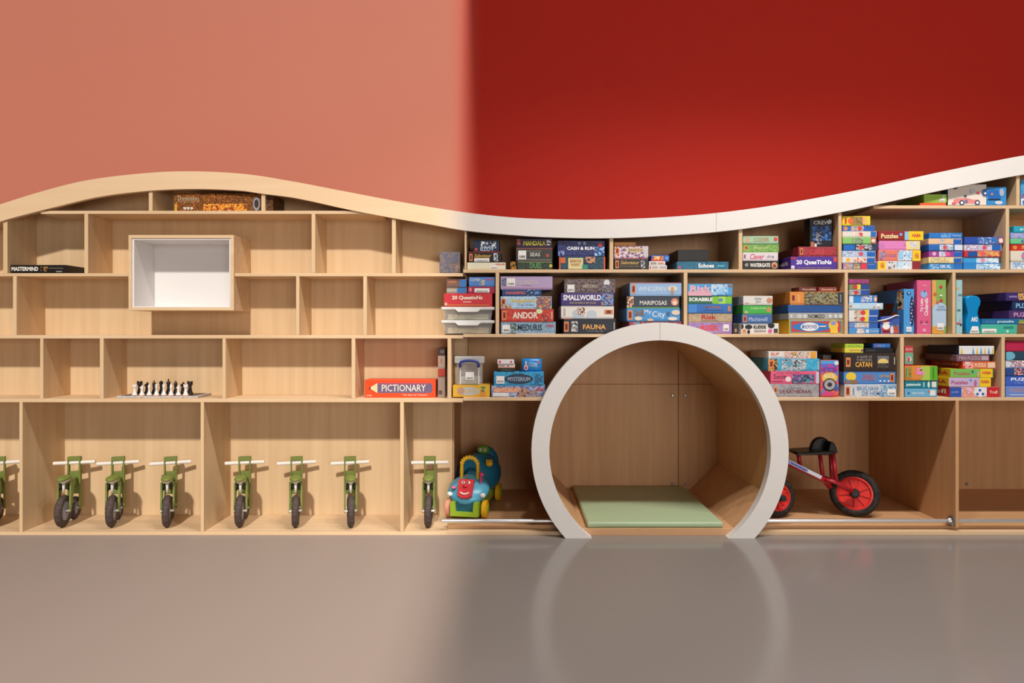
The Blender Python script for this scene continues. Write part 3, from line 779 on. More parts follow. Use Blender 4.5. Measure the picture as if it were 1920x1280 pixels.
stack(626, 'of the four-box middle stack', g2, [
    (1056.6, 1154.5, 597, 'near black navy box with orange capitals', '131A2A', [G(.01, .15, .8, .09), A(.15, .27, .15, .82, '131A2A', 'A8A8A8', 'D8D8D4'), T('FAUNA', .37, .81, .3, .62, 'E0A45A', .03), T('FAMILIE', .45, .76, .15, .22, '8A8A88', 0), P(.96, .98, .3, .75, 'A8A8A8'), P(0, .14, .95, 1, 'B02A2A')]),
    (1052, 1151, 573, 'white box with snowy mountain print', 'E4DED6', [EL(.33, .35, .12, .38, 'B8C4D0'), EL(.58, .3, .1, .35, 'C0CAD4'), A(.3, .45, .3, .88, 'A8503A', 'E4DED6', '6A3A30'), P(.82, .98, .35, .68, 'D0844A'), P(.86, .94, .4, .63, '7A2418'), P(.05, .08, .2, .8, 'A8A4A0')]),
    (1052, 1151, 549, 'purple box with white wobbly capitals', '3E2C72', [T('SMALLWORLD', .04, .76, .42, .86, 'ECE8F0', .04), T('WANT DE WERELD IS VEEL TE KLEIN', .16, .66, .14, .3, 'C8B860', .0), A(.76, .99, .05, .95, '3E2C72', '6A9AD0', 'B8783A')]),
    (1058, 1154, 523, 'taupe box with moonlit forest print', ('4A3E44', '6A5A58', '7A6A64'), [K(.06, .2, .06, .6), EL(.83, .72, .06, .24, 'D8D8E0'), A(.74, .92, .05, .6, '4A3E44', '8A8490', '5A4E54'), T('OBSCURIO', .36, .64, .38, .6, 'C8B8A8', .015)])])
stack(626, 'behind the round rim', g2, [
    (1179.5, 1277.5, 602, 'crimson box mostly hidden', ('8A2A48', 'A84A5A', 'B8788A'), [E(.16, .8, .2, '7AA0B8')]),
    (1175, 1275, 578, 'bright sky blue box with clouds and white title', '3C8CC8', [G(.02, .12, .85, .09), T('My', .33, .46, .52, .9, 'F0F0F0', .0), T('City', .48, .72, .18, .78, 'F0F0F0', .0), A(.14, .32, .4, .88, '3C8CC8', '6A5A58', '8A6A58'), EL(.22, .22, .07, .16, 'D8CCB8'), EL(.44, .1, .06, .1, 'D8B898'), EL(.92, .68, .08, .2, 'D8C8B8'), EL(.86, .2, .09, .14, 'D8D0C4'), EL(.78, .6, .03, .14, '4A5A78')]),
    (1175, 1274, 554.6, 'dark slate box with white titling and butterfly', '2C3446', [T('MARIPOSAS', .25, .76, .28, .62, 'E8E4DC', .01), EL(.91, .52, .07, .3, 'D88A6A'), EL(.91, .45, .04, .16, 'E8D0C0'), P(0, 1, .02, .1, '6AA04A'), A(.0, .13, .1, .95, '2C3446', 'C88A5A', 'E0D0C0')]),
    (1181, 1278, 529.8, 'pale blue box with white titling and bird', '8FB4DC', [P(0, 1, .95, 1, 'C84A3A'), G(.03, .18, .85, .08), T('WINGSPAN', .16, .69, .35, .72, 'DCE6EE', .005), EL(.82, .55, .1, .22, 'D8CCC0'), EL(.82, .4, .03, .3, 'B8947A'), P(.82, .83, .12, .3, '8A5A48')])])
stack(626, 'of the five-box stack', g2, [
    (1290.5, 1372.5, 604.5, 'mauve box with red serif capitals', ('9A78B0', 'A884BC', '9070A8'), [T('RISK', .28, .72, .28, .78, 'D84A48', .04), K(.8, .93, .25, .85), P(.3, .7, .12, .16, 'C8B0D0')]),
    (1290.5, 1373, 587, 'tan kraft box with red lettering', ('B09878', 'BCA484', 'A89070'), [T('Risk', .3, .64, .32, .84, 'B8282A', .03), P(.3, .68, .18, .24, '7A6048')]),
    (1290, 1373, 569.8, 'royal blue box with brown arched title', '2468B8', [P(.0, .2, .05, .95, '3A84CC'), T('Machtige', .4, .74, .45, .82, 'A8643C', .02), P(.34, .8, .28, .34, '1A4A88'), P(.9, .96, .2, .8, 'C87A3A')]),
    (1290, 1372.5, 554.6, 'two-tone green box with white capitals', '2A6A48', [P(.55, 1, .03, .97, '7AC03A'), P(.7, .85, .03, .97, 'A8D85A'), T('SCRABBLE', .02, .56, .35, .8, 'F0F0EC', .04), EL(.74, .5, .05, .22, '5A8AA8')]),
    (1290, 1373.5, 532, 'light blue and pink box with pale letters', '4A9AD4', [P(.0, .54, .0, .38, 'E0A8B8'), A(.52, .9, .05, .95, '3A8AC8', '8FC4E8', 'C8D8E4'), T('Risk', .05, .52, .32, .88, 'E4B0BC', .04), P(.88, .98, .75, .9, '8A6A58')])], d=.27)
stack(626, 'of the short middle stack', g2, [
    (1389.5, 1460, 606, 'white box with black cow blotches', 'E2DEDA', [EL(.0, .7, .07, .25, '1A1816'), EL(.2, .66, .1, .22, '1A1816'), EL(.2, .2, .04, .2, '1A1816'), EL(.8, .8, .09, .26, '1A1816'), T('KUDDE', .33, .66, .5, .82, '1E1C1A', .04), T('GEDRAG', .34, .66, .18, .38, '1E1C1A', .01), EL(.77, .28, .06, .18, 'D860A0'), P(.87, .97, .1, .5, '3A3836'), P(.04, .13, .12, .45, 'D88A4A')]),
    (1391, 1448, 589, 'denim blue box with pale script', '3A64A0', [G(.04, .15, .85, .12), T('Machiavelli', .22, .85, .25, .68, 'BFD0E4', .0, .15)]),
    (1393, 1448, 571.6, 'vivid green box with white script', '42AC42', [T('Labyrinth', .28, .78, .5, .8, 'C8E8B8', .0, .2), EL(.88, .5, .08, .3, 'C88A5A'), P(.06, .16, .1, .35, 'D8A890')]),
    (1393.5, 1448.7, 554.6, 'white box with black handwritten title', 'DAD6D2', [T('Glitter', .38, .64, .55, .86, '2A2624', 0, .15), T('Jam', .42, .6, .18, .5, '2A2624', 0, .15), EL(.89, .5, .1, .3, 'C88A6A'), P(.05, .2, .18, .25, 'D88A98')])], d=.25)
stack(626, 'beside the cow box', g2, [(1374.5, 1383, 607, 'narrow dark brown box', ('1E1815', '3A2E28', '1E1815'), [EL(.6, .35, .28, .2, 'A89078')], {'d': .2, 'y': .05})])
zn = stack(626, 'in the wide stack', g2, [
    (1479.5, 1583, 599, 'yellow box with blue ellipse and cloud', 'E2B42A', [P(.015, .985, .08, .94, '2A9AA8'), P(.04, .96, .14, .88, 'C83A3E'), EL(.42, .5, .36, .32, '2A78C0'), EL(.38, .5, .17, .3, 'E4E8EC'), T('MINDPOWER', .24, .52, .36, .64, '4A5AA0', .01), EL(.82, .6, .09, .34, 'E8C040'), EL(.82, .76, .05, .15, '8A90C8'), P(.76, .9, .06, .4, 'E8C040'), P(.56, .68, .48, .58, 'E8C8C8')]),
    (1478.5, 1582.4, 586.5, 'grey box with dark serif capitals', 'A8A8A6', [T('NOMIZO', .36, .66, .22, .8, '2E2C2A', .02), P(.03, .07, .3, .75, 'D0D0CC'), EL(.2, .5, .05, .32, 'C8C8C4'), E(.3, .5, .3, 'D0D0CC'), EL(.76, .5, .03, .3, 'D0D0CC'), EL(.86, .5, .03, .3, 'D0D0CC'), E(.95, .5, .3, 'D0D0CC')]),
    (1477.5, 1582, 571.3, 'plain deep blue box', '1C4E90', [P(.0, 1, .9, 1, '2A62A8')]),
    (1481, 1583, 546.8, 'orange box with comic strip artwork', 'D88838', [G(.02, .2, .85, .09), P(.14, .19, .2, .8, 'E0A058'), A(.27, .9, .04, .97, '6A7A8A', 'A89A4A', '2E3038', '8A6A50'), P(.9, .995, .05, .97, '2A3444'), P(.94, .96, .2, .8, '8A8A90')])])
stack(0, 'lying on the comic box', g2, [(1498, 1531, 538.2, 'small maroon card box with cream title', '6A2A2A', [T('Munchkin', .2, .95, .3, .7, 'D0B890', .02)])], z=zn, d=.1)
stack(0, 'beside the maroon card box', g2, [(1535, 1569, 538.2, 'small rust red card box with title', '8A3630', [T('Munchkin 2', .15, .95, .3, .7, 'D8B8A0', .02)])], z=zn, d=.1)
stack(626, 'of nine puzzles', g2, [
    (1592, 1649, 615, 'azure puzzle box with baby print', '4A90D0', [A(.25, .5, .1, .95, 'D8A888', 'E8E0D8', '4A90D0'), P(.55, .65, .2, .8, 'C8D8E8'), T('Ravensburger', .7, .98, .3, .7, 'D0E0F0', 0)]),
    (1592, 1646, 603.5, 'periwinkle puzzle box with puppy print', '6A8AC8', [A(.2, .68, .08, .92, 'C8A880', 'E0D8D0', '8AA0D0'), P(.7, .99, .08, .92, '2A5EB0')]),
    (1592, 1646, 592, 'white puzzle box with kitten print and yellow strip', 'DAD8D8', [A(.18, .4, .08, .92, 'C89868', 'E0D0C0', '7A5A48'), P(.52, .66, .05, .95, 'E8CC3A'), E(.47, .5, .38, 'D83A3E'), P(.68, .99, .08, .92, '1F56AC')]),
    (1592, 1647.5, 580, 'white puzzle box with sandy print and yellow strip', 'DCDCDE', [A(.18, .4, .08, .92, 'B89A70', 'D8C8B0', '8A7A60'), P(.52, .66, .05, .95, 'E8CC3A'), E(.47, .5, .38, 'D83A3E'), P(.68, .99, .08, .92, '1F56AC')]),
    (1592, 1656, 568, 'pale ice blue puzzle box with barcode', 'B8D4E4', [P(.1, .3, .3, .6, 'C8E0EC'), E(.05, .5, .2, 'D87A50'), K(.8, .92, .2, .85), E(.73, .35, .14, 'D86A7A')]),
    (1592, 1645, 553.4, 'cobalt puzzle box with white and orange oval', '2A84D0', [P(.0, .15, .05, .95, 'D8DCE0'), A(.42, .8, .1, .95, '6A8AC8', 'D0D8E4', '3A5AA0'), EL(.93, .5, .06, .38, 'E08A5A'), EL(.93, .5, .03, .22, 'E8E0D8')]),
    (1592, 1631, 543, 'grey puzzle box with red dot', '9AA0A8', [A(.04, .52, .08, .92, '9A8A8A', 'C8C0BC', '6A6A78'), E(.34, .5, .38, 'C83A40'), P(.56, .99, .08, .92, '2A4E9A')], {'d': .14}),
    (1592, 1630, 532, 'moss puzzle box with yellow strip', '7A8A5A', [P(.4, .56, .05, .95, 'E8CC3A'), E(.3, .5, .38, 'C83A40'), P(.58, .99, .08, .92, '24478F')], {'d': .14}),
    (1592, 1629, 523.7, 'raspberry pink puzzle box', 'A8407A', [A(.2, .9, .2, .8, 'A8407A', '7A3A6A', 'C05A90')], {'d': .14})], d=.2, name='puzzle_box', cat='puzzle box')
M_SP = 'upright puzzle boxes on the middle shelf'
def upright(px0, px1, pt, label, col, items, d=.29, y=.012, side=None):
    x0, x1 = X(px0, y), X(px1, y)
    LABELS.append(label)
    return make_box('puzzle_box', (x0 + x1) / 2, y, Z(626) + .0003, x1 - x0, d, Z(pt, y) - Z(626) - .0003, col, items, label, 'puzzle box', M_SP, side)
def side_art(root, items, d, w, h):
    """print on the face turned to the left (-x)"""
    for (a, b, c, e, m) in items:
        bm = MB()
        vs = [bm.bm.verts.new((-w / 2 - 0.0006, -d / 2 + u * d, v * h)) for u, v in ((a, c), (b, c), (b, e), (a, e))]
        bm.bm.faces.new(vs)
        bm.build('artwork', m, root, local=True)
ub = upright(1694.5, 1714, 541.6, 'blue upright puzzle box with dark oval of pale birds', '4A98D8', [EL(.78, .5, .21, .34, '1E2E58')] + [EL(.66 + .2 * ((k * 7) % 5) / 5, .25 + .07 * k, .06, .018, ('E8E0EC', 'D890B8', 'B0B8D8')[k % 3]) for k in range(8)] + [EL(.48, .91, .2, .03, '26406A'), EL(.48, .91, .1, .02, '9AC4E8'), P(.2, .72, .05, .16, 'DCE6F0'), T('djeco', .28, .66, .08, .12, '3A5A8A', 0)])
side_art(ub, [(.0, .22, .55, .97, art('C83A2E', 'D8C8A0', '2A2018', sc=24)), (.2, .8, .35, .7, art('1A6A9A', '7A4A2A', 'A83A3A', '3A7A4A', sc=22))], .29, X(1714) - X(1694.5), Z(541.6) - Z(626))
upright(1719.5, 1746, 525, 'pink upright puzzle box with white vertical title', 'D85C88', [TV('My Little', .22, .48, .42, .66, 'F2E4EA', .02), TV('Cinderella', .5, .78, .34, .67, 'F2E4EA', .02), EL(.48, .74, .24, .065, '8AB0DC'), EL(.52, .79, .06, .02, '3A5A9A'), T('puzzle', .34, .64, .88, .92, 'F0C8D8', 0), T('LONDJI', .3, .7, .17, .195, 'F2E4EA', 0), P(.38, .6, .04, .1, 'E8A0B8'), E(.3, .225, .022, 'A83A5A'), E(.68, .225, .022, 'A83A5A')])
upright(1747.5, 1774, 524.6, 'green and orange upright puzzle box with pale blue label', '84AC58', [P(.0, .28, .5, 1, 'E0A058'), EL(.55, .42, .55, .16, 'AFC4DC'), P(.03, .99, .14, .44, 'AFC4DC'), P(.0, .8, .0, .14, 'E09A3A'), E(.62, .87, .03, 'C83A3A'), E(.64, .62, .03, 'C83A3A'), E(.38, .58, .025, 'D84A5A'), E(.2, .74, .03, 'D06A3A'), T('De kleine', .42, .88, .49, .53, '5A7AA0', 0), T('tuinman', .28, .95, .44, .475, '4A6A90', 0), K(.34, .8, .07, .2), EL(.6, .71, .1, .015, 'E8E4DC')])
upright(1793, 1804.5, 524.6, 'pale teal upright puzzle box with tiny scooter', '9CC4C8', [EL(.2, .84, .3, .018, 'D89A4A'), P(.3, .95, .7, .74, '5A8A90'), P(.1, .6, .62, .69, 'A8B4D0'), EL(.4, .44, .3, .02, '4A7A78'), P(.1, .75, .18, .2, 'C83A5A'), P(.55, .62, .2, .28, 'D84A6A'), E(.72, .17, .018, '2A2A3A'), E(.2, .2, .018, 'D84A6A')])
stack(626, 'by the blue case', g2, [
    (1840, 1907, 608, 'seafoam flat box with white barcode strip', '48B49C', [K(.02, .42, .15, .55), P(.62, .9, .55, .8, '2A8A78'), P(.7, .76, .15, .4, 'C8E4DC')], {'d': .2}),
    (1841, 1932, 597.5, 'petrol blue flat box with white lowercase title', '1F6A9C', [T('puzzle', .32, .66, .2, .75, 'BFDCE8', .03), T('former', .08, .28, .3, .65, '5A9AC0', 0), A(.74, .9, .15, .85, 'C8A03A', '6A9A4A', '1F6A9C')], {'d': .26}),
    (1892, 1965, 582, 'plum box with lilac capitals', '4A2E66', [T('PUZZLE', .12, .7, .25, .75, 'C898C0', .02)], {'d': .26}),
    (1898, 1965, 564, 'navy box with pale blue capitals', '1E2C58', [T('PUZZLE', .1, .7, .25, .75, '8AC0E0', .02)], {'d': .26}),
    (1886, 1962, 548, 'violet box with orange flower print', '3A2A66', [A(.3, .9, .1, .9, 'D87A2A', 'E0C040', '7A4A8A', '3A2A66'), P(.08, .28, .4, .6, '8A7AB0')], {'d': .26})])
# ---- shelf above the bottom row, before the nook
zy = stack(745, 'under the clear lidded box', g3, [(849, 918.5, 722, 'yellow box with silver oval and portrait', 'DCA92E', [EL(.42, .5, .32, .36, 'B8B4AC'), EL(.22, .52, .1, .3, 'B89078'), T('Ligretto', .32, .66, .35, .65, 'D8C060', 0, .2), A(.76, .88, .45, .9, 'C83A3A', '3A8A4A', 'E8C040'), P(.74, .9, .12, .35, 'D88A3A')])], d=.19)
stack(745, 'of the blue pair', g3, [
    (921, 1022.5, 722.8, 'slate violet box with red titling and figures', ('5A6A98', '8A94B8', 'A8B0C8'), [P(.05, .56, .42, .82, 'D0684A'), T('ABENTEUERLAND', .05, .55, .44, .8, 'E8C8A8', .02), P(.03, .32, .08, .38, 'D8D8DC'), A(.5, .86, .03, .6, '3A2A24', 'B8783A', '8A94B8', '5A4A48'), EL(.63, .6, .04, .2, 'B88868'), T('HABA', .84, .97, .55, .8, 'D02A34', .03)], {'d': .25}),
    (926, 1019.5, 697, 'bright cyan box with dark ornate oval', ('2A8EC0', '38A0CC', '2480B4'), [EL(.5, .48, .29, .36, '1E2A3C'), EL(.5, .48, .26, .28, '2A3E58'), T('MYSTERIUM', .28, .72, .34, .62, 'B8C8D8', .0), K(.05, .21, .15, .7), A(.82, .98, .1, .85, '38A0CC', '1E6A9A', '2A5A7A'), A(.36, .6, .86, .98, '1E4A68', '38A0CC', '1E4A68')], {'d': .24})])
zm = Z(697, .016)
stack(0, 'of the little stack of cards', g3, [
    (936, 964, 689.6, 'tiny black card box', '1C1A1A', [P(.2, .8, .4, .6, '3A5A3A')]),
    (934, 965.5, 682.3, 'tiny cream card box with orange edge', 'DCCBC0', [P(0, 1, .02, .15, 'D8703A'), T('KWIK', .08, .4, .3, .7, '7A5A50'), P(.55, .65, .3, .7, '8A5AA0')]),
    (932.5, 964, 674, 'tiny white card box with pink dots', 'DED8DA', [E(.15, .5, .3, 'D84A6A'), E(.82, .5, .25, 'C05A70')])], z=zm, d=.09, y0=.02)
pz = empty('card_pouch', (X(997, .03), .07, zm), 'glossy blue shrink wrapped card pack with thermometer emblem', 'card pack', g3)
w_ = X(1016, .03) - X(977.5, .03)
h_ = Z(672, .03) - zm
b = MB()
b.bm.free(); b.bm = bmesh.new()
bmesh.ops.create_cube(b.bm, size=1)
bmesh.ops.subdivide_edges(b.bm, edges=b.bm.edges[:], cuts=4, use_grid_fill=True)
for v in b.bm.verts:
    x, y, z = v.co
    k = 1 - 0.35 * (abs(2 * x) ** 4) * (abs(2 * z) ** 2) * 0.3
    v.co = (x * w_ * (1 - 0.05 * (2 * z) ** 2), y * 0.08 * (1 - 0.25 * (2 * x) ** 4) * (1 - 0.2 * (2 * z) ** 4), (z + 0.5) * h_)
b.build('pouch', mat('2480C8', 0.22, spec=0.6), pz, smooth=True, local=True)
prints_on(pz, w_, h_, -0.043, [EL(.22, .32, .1, .2, 'D8D0D4'), P(.18, .26, .4, .8, 'D8D0D4'), EL(.22, .3, .06, .13, 'C03038'), P(.21, .23, .4, .7, 'C03038'), T('De Dokter', .36, .56, .62, .76, 'C8E0D0', 0), T('Kwartet', .36, .74, .42, .56, 'C8D890', 0), E(.84, .74, .09, 'D8606A')])
# clear lidded box with blue handle
cb = empty('lidded_box', (X(880, .02), .02 + .09, zy + .0003), 'clear plastic lidded box with blue handle on yellow box', 'storage box')
cw, ch = X(904, .02) - X(856, .02), Z(668, .02) - zy
M_CLR = mat((0.86, 0.86, 0.84), 0.15, 0, 0.5, Alpha=0.24)
MB().box(-cw / 2, cw / 2, -.08, .08, .001, ch * .82, .004, 2).build('box_body', M_CLR, cb, local=True)
MB().box(-cw / 2 - .012, cw / 2 + .012, -.09, .09, ch * .76, ch, .005, 2).build('lid', mat((0.82, 0.83, 0.82), 0.2, 0, 0.5, Alpha=0.45), cb, local=True)
for s in (-1, 1):
    MB().box(s * cw * .36 - .003, s * cw * .36 + .003, -.084, -.079, .004, ch * .74).build('corner_rib', mat((0.85, 0.86, 0.85), 0.3, 0, 0.5, Alpha=0.7), cb, local=True)
hp = [(-cw * .36, ch * .62), (-cw * .36, ch * .72), (-cw * .33, ch * .8), (-cw * .2, ch * .84), (0, ch * .855), (cw * .2, ch * .84), (cw * .33, ch * .8), (cw * .36, ch * .72), (cw * .36, ch * .62)]
MB().tube([(a, -.098, c) for a, c in hp], .0075, 8).build('handle', mat('27357F', .35), cb, smooth=True, local=True)
st_ = flat(cb, 'barcode_sticker', rect(-cw * .16, cw * .18, ch * .18, ch * .45), -.0815, mat('E9E6E2', .5))
flat(st_, 'barcode', rect(-cw * .12, cw * .14, ch * .21, ch * .27), -.082, BARS)
MB().box(-cw * .42, cw * .42, -.065, .07, .003, ch * .3, .01, 2).build('contents', mat('A8A296', .6), cb, local=True)
# ---- shelf above the bottom row, past the nook
zh_ = stack(745, 'against the round rim', g3, [
    (1442, 1536, 719.8, 'grey stone box with dark red titling', ('8E8C90', '9C9A9C', 'A6A4A6'), [G(.1, .3, .8, .06), T('DE KATHEDRAAL', .22, .86, .3, .56, '7A2A30', .02), T('DE PILAREN', .42, .64, .64, .74, '5A5A60', 0)]),
    (1445, 1536, 695.6, 'hot pink box with black script', 'E05A80', [T('Socie', .06, .32, .4, .78, '2A1E24', .01), T('DE WILDE', .14, .6, .82, .9, '6A2A3A', 0), EL(.36, .38, .06, .2, 'EAD8DC'), A(.44, .9, .08, .75, 'E05A80', '4A9AB0', '2A2030', '8A4AA0'), P(.02, .25, .2, .24, '2A1E24'), P(.93, 1, .05, .95, 'C8C4D4')]),
    (1440, 1537, 672.2, 'turquoise box with silver beast print', ('2A9AC8', '38A8D0', '50B4D8'), [A(.0, .18, .03, .97, '2A1E14', 'D88A2A', '1E3A2A'), G(.02, .25, .9, .09), A(.26, .74, .05, .95, '38A8D0', '7A8A94', 'C8D0D4', '3A4A54'), P(.95, .99, .1, .8, '8AB8D0')]),
    (1441, 1532, 658.5, 'white slim box with confetti dots', 'E2DCD4', [A(.32, .84, .05, .95, 'E2DCD4', 'D84A3A', 'E2DCD4', '2A6A5A', 'E0A03A'), P(.86, .98, .05, .95, 'E0A030'), T('BLIP', .05, .22, .45, .85, 'D86A5A'), P(.04, .3, .15, .3, 'A8B8D0')])], d=.27)
hx = []
stack(745, 'standing between two stacks', g3, [(1538, 1572.5, 675, 'psychedelic upright box with loudspeaker', ('E8742A', 'D8407A', '4A8AD0'), [P(.03, .97, .88, .99, '4AA0DC'), A(.03, .97, .72, .9, '3A7AC8', '8A4AC0', 'D8407A'), T('HITSTER', .06, .92, .68, .8, '7A2A8A', .03), EL(.5, .52, .42, .15, 'E8C040'), T('ROCK', .2, .8, .52, .62, 'E8E0D8', .02), EL(.5, .34, .36, .17, '1E1C1E'), EL(.5, .34, .3, .14, 'A8A4A8'), EL(.5, .34, .13, .06, '2A282A'), EL(.86, .24, .11, .05, '3A5AA8'), EL(.86, .92, .12, .055, 'DCE4EC'), P(.05, .7, .04, .12, 'D8407A')], {'d': .1, 'side': 'C8502A'})])
stack(745, 'behind the loudspeaker box', g3, [(1543, 1559, 665.5, 'grey upright box', '6E6A6E', [P(.1, .9, .82, .9, '8E8A8E')], {'d': .1, 'y': .13})])
zc_ = stack(745, 'of the three by the divider', g3, [
    (1583.5, 1681, 720.5, 'snowy white and blue box with blue capitals', ('B8C4D0', 'D0D4D8', 'C8C8C8'), [G(.02, .1, .85, .085), T('BRUG NAAR', .24, .66, .52, .84, '5A88B8', .015), T('DE HEMEL', .34, .78, .14, .46, '5A88B8', .015), A(.7, .99, .05, .95, '5A8AB0', '8AB0CC', 'B8C8D4'), K(.82, .98, .15, .65), P(.16, .18, .2, .75, '8A8A90')]),
    (1582, 1679, 696, 'cornflower box with sunrise and red lettering', '4A84C8', [EL(.14, .6, .1, .34, 'E8C83A'), EL(.13, .2, .13, .16, '8A6A3A'), A(.02, .26, .06, .3, '6A7A3A', 'B85A3A', '4A84C8'), T('EUROPA', .38, .58, .54, .76, 'C86A4A', .02), T('ONTDEKT', .34, .62, .32, .5, 'C86A4A', .02), T('CATAN', .68, .87, .52, .74, 'D8A84A', .02), G(.89, .2, .85, .08), EL(.7, .26, .02, .08, 'D8E0E8'), EL(.78, .26, .02, .08, 'D8E0E8'), EL(.86, .26, .02, .08, 'D8E0E8')]),
    (1582, 1680, 661.5, 'tall dark brown box with gold capitals', ('241612', '2C1C16', '34221A'), [G(.04, .25, .75, .09), T('A GAME OF', .25, .54, .72, .86, 'A8A09A', .0), T('THRONES', .24, .54, .56, .68, 'A8A09A', .0), T('CATAN', .22, .54, .24, .52, 'E0A848', .03), P(.64, .86, .18, .84, '6A6E78'), EL(.75, .5, .1, .2, 'E0C870'), A(.64, .86, .18, .45, '26242A', '5A5048', '26242A'), P(.955, .975, .38, .78, 'B8A898')])], d=.28)
stack(0, 'of the slim pair on dark box', g3, [
    (1584, 1619, 652.3, 'slim yellow card box with red title', 'DCD04A', [T('Regenwormen', .25, .8, .3, .75, 'B84A3A', .01), E(.92, .5, .25, '6A3A6A')]),
    (1584.5, 1619.5, 644.5, 'slim lime green card box', 'A8C83A', [T('HALLI GALLI', .15, .9, .3, .7, '5A7A2A', 0)])], z=zc_, d=.16)
stack(0, 'lying beside lime card box', g3, [
    (1621, 1674, 652.3, 'slim black card box', '141218', [P(.1, .4, .4, .6, '4A4448')]),
    (1637.5, 1669.5, 644, 'slim blue card box with red dots', '2A66B4', [T('SKIP', .3, .7, .3, .7, '8AB4DC', 0), E(.18, .5, .16, 'D84A4A'), E(.27, .5, .16, 'D84A4A')])], z=zc_, d=.12)
zf_ = stack(745, 'in the stack with the flamingo', g3, [
    (1696.5, 1757, 728.8, 'light blue flat box with white emblem', '6AAAD0', [P(.78, .95, .2, .85, 'E0E4DC'), T('observation', .22, .6, .35, .7, 'D8ECF4', .0), E(.12, .5, .14, '2A6AA0'), E(.74, .7, .12, 'D85A4A')]),
    (1696.5, 1758.5, 712.8, 'dark teal flat box with white lettering', '16788A', [T('patamode', .05, .48, .25, .7, 'D8ECEC', .03), P(.55, .6, .2, .8, '8AC4C4'), EL(.72, .5, .035, .38, 'D8E8D8'), P(.81, .95, .18, .85, 'DCE0D0')]),
    (1696.5, 1757.8, 686, 'orange and green box with pink flamingo', 'DC8A3A', [P(.5, 1, .0, 1, 'A8C850'), P(.77, 1, 0, 1, '5AAC2A'), EL(.47, .52, .15, .14, 'E88AB8'), EL(.4, .72, .04, .2, 'E88AB8'), EL(.47, .82, .05, .06, 'E8A0C0'), E(.5, .74, .05, '2A2A2A'), P(.52, .54, .15, .45, 'D870A0'), TV('FLAMINGO', .1, .2, .15, .92, '5A9A4A', .02), P(.02, .07, .2, .9, '4A9A6A'), P(.86, .88, .15, .9, '3A7A1E')])], d=.24)
stack(0, 'standing on the flamingo box', g3, [(1696.5, 1712, 649, 'small red and green upright box', 'C43A40', [P(.0, 1, .1, .68, '6AA88A'), EL(.5, .35, .3, .14, 'D8D8CC'), P(.3, .6, .22, .45, 'C84A4A'), T('SEASONS', .05, .95, .78, .9, 'E8D0C8', .0)], {'d': .1})], z=zf_)
zp_ = stack(745, 'by the last divider', g3, [
    (1780.5, 1873, 725, 'long red and white box with girl print', 'DDD6D8', [P(.0, .24, .02, .98, '2E52A8'), T('puzzle', .04, .18, .35, .65, '9AB0DC', 0), A(.25, .52, .03, .97, 'E0C8D4', 'E08AA8', 'D8905A', 'E8E0E4'), EL(.62, .5, .13, .46, 'E4E4EA'), E(.56, .3, .13, '3A5AB0'), E(.61, .68, .13, '3A5AB0'), E(.67, .32, .13, '3A5AB0'), P(.75, 1, .02, .98, 'C4222C'), T('Trefl', .8, .96, .35, .65, 'E8C8A8', .02)], {'d': .27, 'side': 'B8222C'}),
    (1779, 1857.7, 707.6, 'lilac puzzle box with red title and yellow end', 'C4AED4', [T('Puzzles', .06, .45, .28, .68, 'A83A5A', .02), E(.52, .72, .14, '5A9AD0'), EL(.63, .4, .035, .35, 'B86A90'), P(.73, 1, .02, .98, 'EDC81E'), T('HABA', .76, .96, .38, .74, 'C8283A', .03)], {'d': .25, 'side': 'E0BC20'}),
    (1782, 1862, 691.3, 'green puzzle box with red title and yellow end', '74BC5A', [T('Puzzles', .08, .46, .28, .68, 'B84A5A', .02), E(.52, .68, .14, '3A5A8A'), EL(.65, .4, .035, .4, 'C8A878'), P(.7, .98, .02, .98, 'EDC81E'), T('HABA', .74, .95, .38, .74, 'C8283A', .03)], {'d': .25, 'side': 'D8BC28'}),
    (1805, 1867, 677.5, 'orange red puzzle box with fruit print', 'E0703A', [A(.02, .32, .05, .95, 'D83A4A', 'E8A8A0', 'E8E0D8'), T('PUZZLE', .36, .7, .25, .75, 'F0D8C0', .03), P(.75, .97, .15, .85, 'E8C8B0')], {'d': .27, 'side': 'C83A24'}),
    (1793.5, 1855, 664.8, 'mauve brown puzzle box with pale capitals', '7A5A68', [T('MINI PUZZLE', .08, .72, .25, .75, 'C8A8B0', .01), P(.75, .97, .2, .8, 'B8A0A8')], {'d': .27, 'side': '7A5A68'}),
    (1798, 1864, 648, 'white puzzle box with yellow and blue triangles', 'E0E2E4', [('tri', k) for k in ()], {'d': .27, 'side': '26304A'})], name='puzzle_box', cat='puzzle box')
tb = [o for o in C.objects if o.get('label', '').startswith('white puzzle box with yellow and blue triangles')][0]
tw_, th_, td_ = X(1864, .016) - X(1798, .016), Z(648, .016) - Z(664.8, .016), .27
for k in range(9):
    u = (-.46 + .11 * k) * tw_
    if k in (1, 2):
        continue
    flat(tb, 'printed_triangle', [(u, .1 * th_), (u + .07 * tw_, .1 * th_), (u + .035 * tw_, .88 * th_)], -td_ / 2 - .0012, mat('E0C040' if k % 2 == 0 else '6A9AC8', .5))
def side_text(start, body, col, d, w, h, a=.3, c=.3, e=.72):
    """lettering on the face turned to the left"""
    root = [o for o in C.objects if o.get('label', '').startswith(start)][0]
    me = text_mesh(body, .02)
    xs = [v.co.x for v in me.vertices]; ys = [v.co.y for v in me.vertices]
    for v in me.vertices:
        u = (v.co.x - min(xs)) / (max(xs) - min(xs)); q = (v.co.y - min(ys)) / (max(ys) - min(ys))
        v.co = Vector((-w / 2 - .0007, d * (a - .75 * u), h * (c + (e - c) * q)))
    me.materials.append(mat(col, .5))
    o = bpy.data.objects.new('lettering', me); C.objects.link(o); o.parent = root
